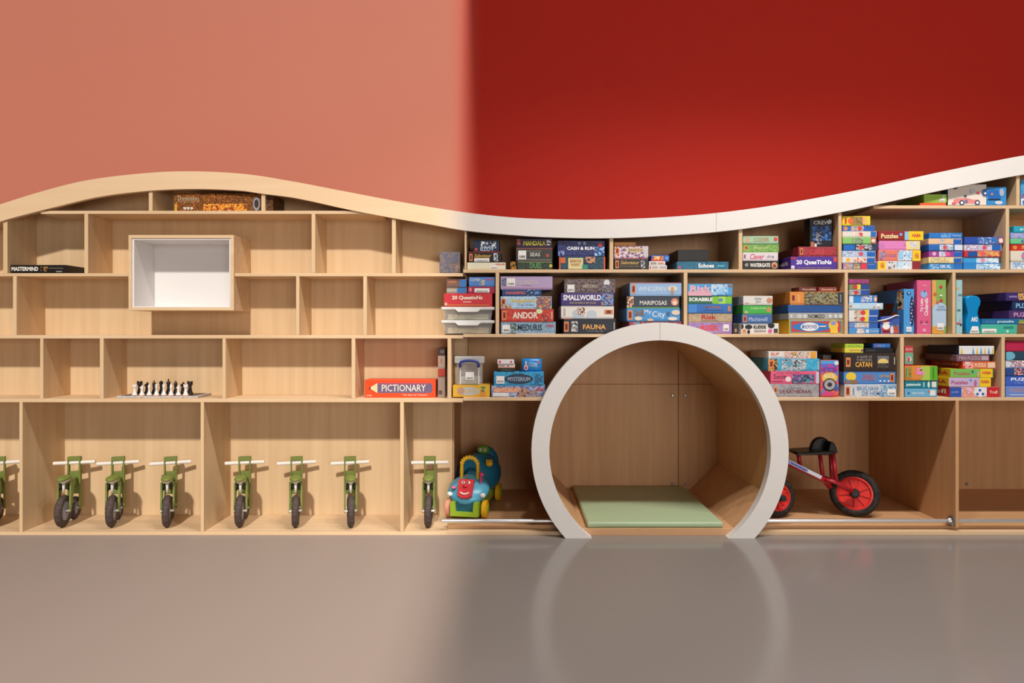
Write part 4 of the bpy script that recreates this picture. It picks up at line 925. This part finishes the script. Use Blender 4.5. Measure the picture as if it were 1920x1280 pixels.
for st_n, body, col, p0, p1, q0, q1, dd in (('mauve brown', 'PUZZLE', '9A8878', 1793.5, 1855, 664.8, 677.5, .27), ('orange red puzzle', 'puzzle', 'E8C8A0', 1805, 1867, 677.5, 691.3, .27),
        ('lilac puzzle box with red', 'HABA', 'C8283A', 1779, 1857.7, 707.6, 725, .25), ('green puzzle box with red', 'HABA', 'C8283A', 1782, 1862, 691.3, 707.6, .25),
        ('long red and white', 'Trefl', 'E8D0A8', 1780.5, 1873, 725, 745, .27), ('large purple box', '20 QuestioNs', 'D8D0E4', 1482.5, 1570.5, 481, 505, .27)):
    side_text(st_n, body, col, dd, X(p1, .012) - X(p0, .012), Z(q0) - Z(q1), .36 if body != 'HABA' else .33)
stack(745, 'beyond the last divider', g3, [
    (1886, 1965, 724, 'periwinkle box with orange letters', '6A8AD0', [T('PUZZLE', .1, .5, .5, .85, 'D88A5A', 0), P(.1, .5, .18, .25, 'C8D4E8')]),
    (1886, 1965, 704.3, 'ultramarine box with white capitals', '3E62C4', [T('PUZZLE', .12, .75, .52, .82, 'E8ECF4', .03), T('7 IN 10 PIECES', .2, .75, .26, .4, '9AB0E4', 0)]),
    (1886, 1965, 689.3, 'dark blue box with penguin print', '2A4A88', [A(.2, .9, .1, .95, '1E2434', 'D8D8D8', 'C85A3A', '2A4A88')]),
    (1886, 1965, 675, 'white box with red rocket print', 'D4DCE2', [A(.1, .9, .1, .9, 'D4DCE2', '6AA0C8', 'C85A48', 'E8ECF0')]),
    (1886, 1965, 659, 'night sky box with white rocket', '2A4458', [EL(.08, .5, .14, .5, '6AB0C8'), EL(.5, .5, .05, .42, 'D8DCE0'), E(.5, .3, .08, 'C85A3A')]),
    (1886, 1965, 639.5, 'plain crimson box', 'B8224A', [P(0, 1, .05, .12, '8A1A38')])], d=.25, name='puzzle_box', cat='puzzle box')
# ---- boxes in the pale unit
stack(512, 'on the pale shelf below the wave', 'boxed games in the pale unit', [(17, 124, 496.5, 'flat black game box with white bold capitals', '1C1816', [T('MASTERMIND', .02, .5, .3, .78, 'EDE6DA', .03), A(.54, .68, .25, .8, '1C1816', 'A8783A', '1C1816'), P(.7, .95, .55, .68, '5A524A'), P(.82, .93, .15, .3, '8A8078')], {'d': .16, 'y': .02})])
stack(395, 'under the crest of the wave', 'boxed games in the pale unit', [(327, 488.5, 362.5, 'long brown box with orange mosaic and pale title', ('4A2C12', '8A4E14', '5A3414', 'B86A1C', '3A2210'), [P(.0, .03, .02, .42, 'D89A2A'), T('Dominion', .04, .28, .6, .86, 'B8A890', .0), T('DE SPELDOOS', .05, .28, .48, .58, 'A89070', 0), T('999', .1, .22, .08, .24, 'E8E0D0', .03), A(.34, .84, .04, .42, 'D8741C', 'E8B03A', 'A83A1C', '7A4A14'), EL(.955, .42, .04, .38, '8A94A0'), EL(.955, .42, .025, .24, '3A2A1C')], {'d': .18, 'y': .02})])
stack(395, 'beside the mosaic box under the wave', 'boxed games in the pale unit', [(498.5, 512, 364.5, 'narrow dark brown box with orange specks', ('3A2412', '6A3E14', '2E1C0E'), [], {'d': .18, 'y': .02})])
PIC = [P(.02, .98, .04, .97, 'E8481C'), P(.17, .93, .26, .82, '6A5A78'), EL(.93, .54, .025, .27, '6A5A78'), P(.2, .9, .74, .82, '98506E'), T('PICTIONARY', .24, .86, .35, .74, 'EFDCC8', .005), T('Het Spel van Tekenen', .54, .88, .09, .2, 'F0E0D0', .0), T('MB', .03, .1, .08, .16, 'F0D0B0', 0)]
stack(747, 'standing alone on the pale shelf', 'boxed games in the pale unit', [(684, 817, 712, 'orange red game box with pencil and white capitals', 'E8481C', PIC, {'d': .13, 'y': .05})])
pb = [o for o in C.objects if o.get('label', '').startswith('orange red game box')][0]
pw_, ph_ = X(817, .05) - X(684, .05), Z(712, .05) - Z(747)
for nm, pts, c in (('pencil_wood', [(.06, .54), (.18, .26), (.18, .82)], 'EBC89A'), ('pencil_tip', [(.055, .54), (.085, .46), (.085, .62)], '3A3438')):
    flat(pb, nm, [((u - .5) * pw_, v * ph_) for u, v in pts], -.065 - (.004 if nm == 'pencil_tip' else .0036), mat(c, .5))
stack(512, 'tucked behind the unit seam', 'boxed games in the pale unit', [(824, 863, 472, 'dusky blue grey box with brown print', ('5A5A6A', '6A6470', '7A6A60'), [A(.55, .98, .1, .5, '6A5A50', '9A7A60', '5A5A6A')], {'d': .16, 'y': .03})])
stack(747, 'of the narrow stack near a divider', 'boxed games in the pale unit', [
    (821, 834.5, 706, 'narrow warm grey box', '9A8478', [P(.1, .6, .15, .35, '5A4A44')]),
    (821, 834.5, 691, 'narrow brick red box', 'A83A2E', []),
    (821, 834.5, 666, 'narrow pale taupe box', 'A08C80', [P(.4, .6, .4, .75, 'B85A3A')]),
    (821, 834.5, 652, 'narrow dark box', '3E2E2C', [P(.3, .9, .3, .7, '6A5A5A')])], d=.15, y0=.04)

# ------------------------------------------------------------------ santa bag and blue case
sb = empty('gift_bag', (X(1668.5, .02), .05, Z(626) + .0003), 'small printed gift bag with Santa picture and white cord', 'bag')
bw_, bh_ = X(1686.5, .02) - X(1651, .02), Z(591, .02) - Z(626)
b = MB()
n = 6
for i in range(n):
    pass
b.prism([(-bw_ / 2, 0), (bw_ / 2, 0), (bw_ / 2 + .001, bh_ * .6), (bw_ / 2 - .002, bh_), (-bw_ / 2 + .004, bh_ * .92), (-bw_ / 2 - .001, bh_ * .5)], -.03, .03)
b.build('bag_body', mat('3A56A8', .4), sb, local=True)
prints_on(sb, bw_, bh_, -.03, [P(.02, .98, .04, .5, '5A74B8'), EL(.3, .25, .24, .24, 'B83238'), EL(.3, .5, .16, .14, 'E6D2C4'), EL(.3, .4, .2, .16, 'ECE8E8'), EL(.26, .66, .18, .09, 'B83238'), EL(.3, .6, .2, .04, 'ECE8E8'), P(.12, .48, .1, .16, '201818'), EL(.6, .22, .1, .2, 'D8D4D8'), EL(.8, .3, .14, .16, 'A8503A'), P(.7, .95, .04, .2, 'C04A40'), EL(.78, .5, .05, .08, '3A6A3A')])
MB().tube([(-bw_ * .7, -.034, bh_ * .68), (-bw_ * .3, -.038, bh_ * .76), (0, -.036, bh_ * .86), (bw_ * .3, -.035, bh_ * 1.0), (bw_ * .46, -.034, bh_ * .97)], .0035, 7).build('cord', mat('E8E4DE', .6), sb, smooth=True, local=True)

bc = empty('blue_case', (X(1823, .03), .11, Z(626) + .0003), 'glossy blue curvy plastic case with white sticker', 'case')
cw_, chh = X(1839, .03) - X(1807.5, .03), Z(554, .03) - Z(626)
def case_out(inset):
    right = [(.40, 0), (.44, .08), (.47, .2), (.46, .32), (.36, .45), (.31, .55), (.36, .66), (.47, .76), (.49, .84), (.44, .93), (.28, .985), (.05, 1.0)]
    left = [(-.2, .995), (-.38, .96), (-.42, .86), (-.36, .7), (-.28, .58), (-.3, .46), (-.38, .34), (-.4, .2), (-.36, .06), (-.3, 0)]
    return [(x * cw_ * inset, z * chh * (.5 + .5 * inset) + (1 - inset) * .25 * chh * .0) for x, z in right + left]
M_CASE = mat('1186C4', .2, spec=.6)
smooth_angle(MB().prism(case_out(1.0), -.085, .0).build('front_shell', M_CASE, bc, local=True, bev=.006), 35)
smooth_angle(MB().prism([(x - .004, z) for x, z in case_out(1.0)], .004, .085).build('rear_shell', M_CASE, bc, local=True, bev=.006), 35)
MB().prism(case_out(.95), -.002, .006).build('seam', M_CASE, bc, local=True)
s_ = flat(bc, 'barcode_sticker', [(-.2 * cw_, .02 * chh), (.38 * cw_, .02 * chh), (.3 * cw_, .2 * chh), (-.06 * cw_, .2 * chh)], -.0862, mat('E6E6E4', .5))
flat(s_, 'barcode', rect(-.12 * cw_, .3 * cw_, .04 * chh, .085 * chh), -.0866, BARS)
put_text(bc, 'AKI', -.12 * cw_, .26 * cw_, .32 * chh, .44 * chh, -.0864, 'E8ECF0', .04)

# ------------------------------------------------------------------ chess set on the pale shelf
yb0, yb1 = .022, .185
zb0 = Z(747) + .0003
cbx0, cbx1 = X(218, yb0), X(371, yb0)
cs = empty('chess_board', ((cbx0 + cbx1) / 2, (yb0 + yb1) / 2, zb0), 'grey framed chess board with orange and dark squares', 'chess board')
bwid, bdep = cbx1 - cbx0, yb1 - yb0
M_GRAN = ramp_mat('speckled_stone', ['A8A09C', 'C8C0BC', '8A8480'], (160, 160, 160), .5, .3, 2, .3, .7)
MB().box(-bwid / 2, bwid / 2, -bdep / 2, bdep / 2, 0, .012, .001).build('board_frame', M_GRAN, cs, local=True)
sqw, sqd = bwid * .9 / 10, bdep * .84 / 4
msq = {}
for i in range(10):
    for j in range(4):
        b = MB().box(-bwid * .45 + i * sqw, -bwid * .45 + (i + 1) * sqw - .0006, -bdep * .42 + j * sqd, -bdep * .42 + (j + 1) * sqd - .0006, .011, .0135)
        edge = i in (0, 9)
        b.build('square', mat('3A2E2C', .45) if edge or (i + j) % 2 else mat('C8701E', .45), cs, local=True)
PROF = {
    'pawn': [(.017, 0), (.0175, .006), (.013, .012), (.008, .024), (.006, .036), (.0095, .040), (.006, .043), (.0095, .050), (.0095, .055), (.005, .061), (.001, .063)],
    'bishop': [(.018, 0), (.0185, .006), (.013, .013), (.008, .028), (.0065, .042), (.0105, .046), (.007, .049), (.010, .058), (.008, .066), (.003, .073), (.0035, .077), (.001, .079)],
    'rook': [(.018, 0), (.0185, .006), (.013, .013), (.0095, .03), (.0085, .05), (.0145, .054), (.0145, .071), (.010, .071), (.010, .064), (.001, .064)],
    'king': [(.018, 0), (.0185, .006), (.013, .013), (.008, .03), (.007, .046), (.0115, .050), (.0075, .053), (.0115, .068), (.0095, .072), (.004, .073), (.004, .080), (.001, .0805)],
    'queen': [(.018, 0), (.0185, .006), (.013, .013), (.008, .03), (.0068, .046), (.011, .050), (.0075, .053), (.0122, .070), (.008, .071), (.004, .076), (.001, .078)],
}
def chess_piece(kind, x, y, white, label):
    r = empty('chess_piece', (x, y, zb0 + .0133), label, 'chess piece', 'chess pieces on the board')
    m = mat('E4DAD2', .35) if white else mat('241C1A', .35)
    sc = 1.0 if not white else .82
    if kind == 'knight':
        o = MB().lathe([(a * sc, h * sc) for a, h in [(.018, 0), (.0185, .006), (.013, .013), (.009, .02), (.008, .026)]], n=14).build('base', m, r, local=True)
        head = [(-.008, .024), (.008, .024), (.0095, .042), (.011, .056), (.006, .066), (.003, .071), (0, .064), (-.008, .058), (-.014, .050), (-.013, .046), (-.006, .047), (-.006, .040)]
        MB().prism([(a * sc, h * sc) for a, h in head], -.0055, .0055).build('head', m, r, local=True, bev=.0015)
    else:
        o = MB().lathe([(a * sc, h * sc) for a, h in PROF[kind]], n=14).build('turned_body', m, r, local=True)
        if kind == 'king':
            MB().box(-.002, .002, -.001, .001, .079 * sc, .088 * sc).box(-.0045, .0045, -.001, .001, .082 * sc, .0845 * sc).build('cross', m, r, local=True)
        if kind == 'rook':
            MB().box(-.0145 * sc, -.006 * sc, -.004, .004, .07 * sc, .075 * sc).box(.006 * sc, .0145 * sc, -.004, .004, .07 * sc, .075 * sc).build('battlement', m, r, local=True)
    smooth_angle(o, 50)
ORDER = ['rook', 'knight', 'bishop', 'queen', 'king', 'bishop', 'knight', 'rook']
NB = ['queen', 'king']
for i, k in enumerate(ORDER):
    cxw = cs.location.x + (-bwid * .45 + (i + 1.5) * sqw)
    wing = '' if k in ('queen', 'king') else (' on the queen side' if i < 4 else ' on the king side')
    chess_piece(k, cxw, yb0 + bdep * .2, True, 'white chess %s%s of the board' % (k, wing or ' in the middle'))
    chess_piece(k, cxw, yb0 + bdep * .5, False, 'black chess %s%s of the board' % (k, wing or ' in the middle'))

# ------------------------------------------------------------------ green balance bikes
M_GREEN = mat('74803A', .5)
M_GRN2 = M_GREEN
M_TYRE = ramp_mat('brown_grey_rubber', ['4A3E3A', '564A46'], (60, 60, 60), .7, .2, 2, .3, .7)
M_RIM = mat('8C90A4', .35)
M_BAR = mat('EDE6DE', .4)
M_BLK = mat('1E1A18', .5)
def green_bike(loc, rz, label):
    r = empty('balance_bike', loc, label, 'balance bike', 'green balance bikes in the bottom row', rz)
    for nm, cy, R in (('rear_wheel', .093, .090), ('front_wheel', .252, .067)):
        t = .021 if R > .08 else .019
        w = MB().torus(R - t, t, (0, cy, R), 'X', 30, 10, .95).build(nm, M_TYRE, r, smooth=True, local=True)
        MB().lathe([(R - t * 1.35, -.011), (R - t * 1.35, .011), (R - t * 1.9, .013), (.012, .016), (.012, -.016), (R - t * 1.9, -.013)], (0, cy, R), 'X', 26, closed=True).build('rim', M_RIM, w, local=True)
        MB().lathe([(.006, -.034), (.006, .034)], (0, cy, R), 'X', 10).build('axle', M_BAR, w, local=True)
    for s in (-1, 1):
        x0, x1 = (s * .027, s * .036) if s > 0 else (s * .036, s * .027)
        b = MB()
        yz = [(.092, .08), (.108, .08), (.150, .205), (.150, .245), (.105, .245), (.105, .2)]
        for xx in (x0, x1):
            pass
        vs = [[b.bm.verts.new((xx, y, z)) for y, z in yz] for xx in (x0, x1)]
        b.bm.faces.new(vs[0]); b.bm.faces.new(vs[1][::-1])
        for k in range(6):
            b.bm.faces.new((vs[0][k], vs[0][(k + 1) % 6], vs[1][(k + 1) % 6], vs[1][k]))
        b.build('rear_stay', M_GREEN, r, local=True)
        MB().box(s * .03 - .0045, s * .03 + .0045, .240, .265, .062, .350, .0015).build('fork_leg', M_GREEN, r, local=True)
        MB().ellipsoid((s * .02, .115, .222), .009, .02, .02, 10, 6).build('rubber_stop', M_BLK, r, smooth=True, local=True)
    MB().box(-.0345, .0345, .240, .265, .346, .369, .002).build('fork_bridge', M_GREEN, r, local=True)
    MB().box(-.0255, .0255, .246, .261, .150, .283, .002).build('head_plate', M_GRN2, r, local=True)
    MB().box(-.018, .018, .12, .25, .205, .25, .004).build('frame_beam', M_GREEN, r, local=True)
    MB().tube([(0, .10, .19), (0, .098, .262)], .0085, 10, rs=[.006, .0085]).build('seat_post', M_BAR, r, smooth=True, local=True)
    sd = MB().ellipsoid((0, .105, .272), .033, .062, .016, 18, 10).build('saddle', M_GREEN, r, smooth=True, local=True)
    MB().lathe([(.008, .240), (.014, .248), (.030, .262), (.031, .268)], (0, 0, 0), 'Z', 18).xf(Matrix.Translation((0, .105, 0)) @ Matrix.Diagonal((1, 1.7, 1, 1))).build('saddle_shell', M_BAR, sd, smooth=True, local=True)
    MB().tube([(-.109, .252, .333), (.109, .252, .333)], .0105, 14).build('handlebar', M_BAR, r, local=True)
    return r
BK = [(-17, -2, 'in the end bay past the divider'), (118, 140, 'under the chess board, beside the end bay'), (209.5, 222, 'middle of three under the chess board'), (313, 320, 'under the chess board, far from the end bay'),
      (450, 459, 'first past the chess board bay'), (554, 556, 'middle of three next to the toy car bay'), (657.5, 656, 'beside the divider of the toy car bay'), (803, 806, 'sharing its bay with the toy car')]
for pw, ph, wh in BK:
    xw = X(pw, .093)
    xh = X(ph, .252)
    full = math.atan2(-(xh - xw), .159)
    rz = full
    # pivot about the rear wheel
    loc = Vector((xw, .0, Z(997)))
    c_ = Vector((0, .093, 0))
    off = Matrix.Rotation(rz, 3, 'Z') @ c_
    green_bike((xw - off.x, .095 - off.y, Z(997) + .0003), rz, 'green balance bike with white handlebar, ' + wh)

# ------------------------------------------------------------------ red balance bike
YB = .19
def bp(px, py, dy=0.0):
    return Vector((X(px, YB + dy), YB + dy, Z(py, YB + dy)))
zdeck = Z(989)
M_RED = mat('A81E2C', .3, spec=.5)
M_REDW = mat('D8332E', .4)
M_RUB = ramp_mat('black_rubber', ['26221F', '322D29'], (50, 50, 50), .65, .25, 2, .3, .7)
M_SEAT = mat('141110', .28, spec=.5)
rb = empty('balance_bike', (X(1530, YB), YB, zdeck), 'red balance bike with black seat parked behind the chrome rail', 'balance bike')
def red_wheel(name, px, R, yaw, roll, y):
    c = Vector((X(px, y), y, zdeck + R * math.cos(roll) + .024 * abs(math.sin(roll)) * .4))
    M = Matrix.Translation(c) @ Matrix.Rotation(yaw, 4, 'Z') @ Matrix.Rotation(roll, 4, 'X')
    t = .024
    w = MB().torus(R - t, t, (0, 0, 0), 'Y', 36, 12, .95).xf(M).build(name, M_RUB, rb, smooth=True)
    Rr = R - t * 1.75
    MB().lathe([(Rr + .012, -.016), (Rr + .012, .016), (Rr - .004, .02), (Rr - .012, .009), (.02, .009), (.02, -.009), (Rr - .012, -.009), (Rr - .004, -.02)], (0, 0, 0), 'Y', 36, closed=True).xf(M).build('rim_disc', M_REDW, w)
    for k in range(9):
        a = 2 * math.pi * k / 9 + .2
        Ms = M @ Matrix.Rotation(a, 4, 'Y')
        MB().box(.02, Rr - .006, -.016, .016, -.003, .003).xf(Ms).build('spoke', M_REDW, w)
    MB().lathe([(.024, -.022), (.028, -.014), (.028, .014), (.024, .022)], (0, 0, 0), 'Y', 18).xf(M).build('hub', M_BLK, w)
    MB().lathe([(.016, -.07), (.019, -.066), (.019, -.046), (.012, -.044), (.012, .05)], (0, 0, 0), 'Y', 16).xf(M).build('axle_cap', mat('2C3034', .45), w)
    return c, M
cR, MR = red_wheel('rear_wheel', 1602, .134, math.radians(-24), math.radians(-10), .23)
cF, MF = red_wheel('front_wheel', 1456, .118, math.radians(14), math.radians(-6), .205)
def tb_(name, pts, r, m=M_RED, par=rb):
    return MB().tube(pts, r, 12).build(name, m, par, smooth=True)
axn = MR @ Vector((0, -.05, 0))
axf = MR @ Vector((0, .05, 0))
yoke = bp(1553, 901, .02)
tb_('rear_stay', [yoke + Vector((-.03, -.03, .012)), bp(1565, 903, -.02), axn + Vector((0, 0, .003))], .0125)
tb_('rear_stay', [yoke + Vector((-.03, .03, .0)), yoke + Vector((.02, .07, 0)), axf], .0125)
mt = tb_('main_tube', [bp(1440, 842, 0), bp(1475, 866, 0), bp(1545, 899, .01), bp(1556, 912, .04)], .0165)
tb_('seat_strut', [bp(1497, 850, .01), bp(1500, 873, .01)], .0115)
tb_('seat_strut', [bp(1537, 849, .02), bp(1543, 897, .01)], .0115)
tb_('back_strut', [bp(1561, 846, .0), bp(1568, 902, -.02)], .0125)
tb_('back_strut', [bp(1557, 846, .10), bp(1560, 902, .07)], .0115)
# decal strip on the main tube
d0, d1 = bp(1473, 862, -.018), bp(1540, 895, -.012)
dv = (d1 - d0)
upv = Vector((dv.z * -1, 0, dv.x)).normalized() * .011
def strip_quad(name, a, b, hw, y, m, par):
    bm = MB()
    vs = [bm.bm.verts.new(p + Vector((0, y, 0))) for p in (a - upv * hw, b - upv * hw, b + upv * hw, a + upv * hw)]
    bm.bm.faces.new(vs)
    return bm.build(name, m, par)
dc = strip_quad('decal', d0, d1, .95, -.0015, mat('D0D2DE', .35), mt)
strip_quad('decal_band', d0, d0 + dv * .62, .7, -.0022, mat('8A90C8', .35), mt)
me = text_mesh('winther', .03)
xs_ = [v.co.x for v in me.vertices]; ys_ = [v.co.y for v in me.vertices]
for v in me.vertices:
    u = (v.co.x - min(xs_)) / (max(xs_) - min(xs_)); w_2 = (v.co.y - min(ys_)) / (max(ys_) - min(ys_)) - .5
    v.co = d0 + dv * (.14 + .46 * u) + upv * 1.1 * w_2 + Vector((0, -.003, 0)) - ORIG[rb]
me.materials.append(mat('2A3A8A', .4))
lo = bpy.data.objects.new('lettering', me); C.objects.link(lo); lo.parent = mt
# seat: flat tongue with raised round back
b = MB()
sp = [(1488, 849.5), (1491, 846.5), (1520, 844.8), (1548, 843), (1560, 844), (1560, 849), (1545, 851.5), (1520, 851), (1491, 852)]
b.prism([(X(p, YB), Z(q, YB)) for p, q in sp], YB - .035, YB + .115)
st = b.build('seat', M_SEAT, rb, bev=.006)
smooth_angle(st, 40)
pts = []
for k in range(13):
    a = math.pi * k / 12
    pts.append((1545 - 20.5 * math.cos(a), 847 - 26 * math.sin(a)))
b = MB()
front = [Vector((X(p, YB), YB + .055 + .02 * math.sin(math.pi * k / 12), Z(q, YB))) for k, (p, q) in enumerate(pts)]
b.prism([(v.x, v.z) for v in front], YB + .03, YB + .062)
bk = b.build('backrest', M_SEAT, rb, bev=.008)
smooth_angle(bk, 40)
b = MB()
b.prism([(X(p, YB), Z(q, YB)) for p, q in [(1553, 826), (1559, 828), (1565, 838), (1566.5, 848), (1555, 849), (1548, 846)]], YB - .03, YB + .10)
smooth_angle(b.build('seat_side', M_SEAT, rb, bev=.006), 40)
# front fork and handlebar, mostly hidden by the rim
hd = bp(1449, 848, .01)
tb_('fork_leg', [cF + Vector((0, -.045, 0)), cF + Vector((-.006, -.045, .12)), hd + Vector((0, -.01, -.02))], .011)
tb_('fork_leg', [cF + Vector((0, .045, 0)), cF + Vector((-.006, .045, .12)), hd + Vector((0, .02, -.02))], .011)
tb_('head_tube', [hd + Vector((.002, 0, -.05)), hd + Vector((-.004, 0, .10))], .016)
tb_('handlebar', [hd + Vector((-.004, -.12, .11)), hd + Vector((-.004, 0, .10)), hd + Vector((-.004, .2, .11))], .011, M_BLK)

# ------------------------------------------------------------------ ride-on toy car
TY = .185
TC = (X(874, .185), .19, zdeck)
tc = empty('toy_car', TC, 'blue ride-on toy car with red face and yellow push handle', 'toy car', None, math.radians(-10))
K_TEAL, K_BLUE, K_GRN, K_YEL, K_RED, K_PNK, K_SAL = mat('1F6E8C', .35), mat('56A6C4', .3), mat('94B42E', .4), mat('E0AC1E', .4), mat('C22E34', .35), mat('E0427E', .35), mat('D8907A', .4)
def part(nm, bm, m, sm=True, par=None):
    o = bm.build(nm, m, par or tc, local=True)
    return smooth_angle(o, 45) if sm else o
part('rear_body', MB().ellipsoid((0, .36, .185), .135, .17, .125, 20, 12), K_TEAL)
part('seat_back', MB().ellipsoid((0.01, .47, .235), .09, .05, .105, 16, 10), K_TEAL)
part('chassis', MB().box(-.085, .085, .0, .5, .03, .11, .015, 2), K_GRN)
part('front_hood', MB().ellipsoid((0, .07, .15), .125, .12, .055, 22, 10).xf(Matrix.Translation((0, .07, .15)) @ Matrix.Rotation(math.radians(30), 4, 'X') @ Matrix.Translation((0, -.07, -.15))), K_BLUE)
bf = MB()
bf.prism([(-.083, .02), (.083, .02), (.083, .10), (.055, .10), (.05, .045), (-.05, .045), (-.055, .10), (-.083, .10)], -.05, .02)
part('bumper', bf, K_GRN, False)
MB().box(-.052, .052, -.03, .02, .044, .1).build('grille', mat('1A5A68', .5), tc, local=True)
for s in (-1, 1):
    for nm, cy, R in (('front_wheel', .02, .052), ('rear_wheel', .42, .055)):
        m = K_SAL if (s < 0 and cy < .1) else K_YEL
        w = part(nm, MB().lathe([(R * .7, -.018), (R, -.012), (R, .012), (R * .7, .018)], (s * .108, cy, R), 'X', 22), m)
        part('hub_cap', MB().lathe([(R * .45, -.021), (R * .45, .021)], (s * .108, cy, R), 'X', 14), K_GRN, True, w)
# red face plate lying on the hood
Mh = Matrix.Translation((0, -.012, .175)) @ Matrix.Rotation(math.radians(-62), 4, 'X')
fp = MB()
fp.prism([(-.042, -.045), (-.02, -.06), (.02, -.06), (.042, -.045), (.046, .05), (-.046, .05)], -.012, .012)
fc = part('face_plate', fp.xf(Mh @ Matrix.Rotation(math.radians(30), 4, 'X')), K_RED, False)
M2 = Mh @ Matrix.Rotation(math.radians(30), 4, 'X')
for s in (-1, 1):
    part('eye', MB().ellipsoid((0, 0, 0), .011, .006, .009, 12, 8).xf(M2 @ Matrix.Translation((s * .016, -.013, .03))), mat('E8E4DC', .3), True, fc)
    part('pupil', MB().ellipsoid((0, 0, 0), .005, .004, .005, 10, 6).xf(M2 @ Matrix.Translation((s * .014, -.018, .03))), M_BLK, True, fc)
part('nose', MB().ellipsoid((0, 0, 0), .016, .012, .01, 12, 8).xf(M2 @ Matrix.Translation((0, -.014, .008))), K_RED, True, fc)
part('smile', MB().tube([M2 @ Vector((x, -.014, -.025 - .014 * math.cos(x * 50))) for x in [(-.026 + .052 * k / 8) for k in range(9)]], .005, 8), mat('E8D8D0', .35), True, fc)
for s in (-1, 1):
    part('headlamp', MB().ellipsoid((s * .098, .0, .135), .018, .014, .014, 12, 8), mat('E4E6E4', .2))
# arched yellow handle with ridges
ap = [(-.049, .16)] + [(-.049 * math.cos(math.pi * k / 10), .29 + .045 * math.sin(math.pi * k / 10)) for k in range(11)] + [(.049, .16)]
hn = part('push_handle', MB().tube([(x, .09, z) for x, z in ap], .0105, 10), K_YEL)
for k in range(9):
    a = math.pi * (k + .8) / 9.6
    c = Vector((-.049 * math.cos(a), .09, .29 + .045 * math.sin(a)))
    tdir = Vector((math.sin(a), 0, math.cos(a)))
    part('grip_ridge', MB().tube([c - tdir * .003, c + tdir * .003], .0145, 10), mat('EAC23A', .4), True, hn)
part('steering_bar', MB().tube([(-.05, .09, .19), (.05, .09, .185)], .008, 8), K_YEL)
gh = part('green_head', MB().ellipsoid((.012, .40, .325), .042, .03, .03, 16, 10), mat('6A9A2A', .4))
for s in (-1, 1):
    part('eye', MB().ellipsoid((.012 + s * .014, .372, .33), .011, .007, .011, 12, 8), mat('ECE8E0', .3), True, gh)
    part('pupil', MB().ellipsoid((.012 + s * .013, .366, .331), .005, .003, .006, 10, 6), M_BLK, True, gh)
kb = MB().ellipsoid((.085, .24, .27), .024, .022, .018, 14, 8)
for k in (-1, 0, 1):
    kb.ellipsoid((.085 + k * .014, .24, .287), .007, .008, .010, 8, 6)
part('crown_knob', kb, K_YEL)
lv = part('gear_lever', MB().tube([(.072, .05, .19), (.079, .05, .235)], .006, 8), K_PNK)
part('lever_knob', MB().ellipsoid((.081, .05, .245), .013, .013, .013, 12, 8), K_PNK, True, lv)
sp_ = part('coil_spring', MB().tube([(.008 * math.cos(k * .9), .02 + .008 * math.sin(k * .9), .20 + .0012 * k) for k in range(42)], .0028, 6), mat('7A6A58', .4, .3))
part('round_button', MB().ellipsoid((-.075, -.005, .175), .016, .014, .009, 12, 8), mat('D86A8A', .35))
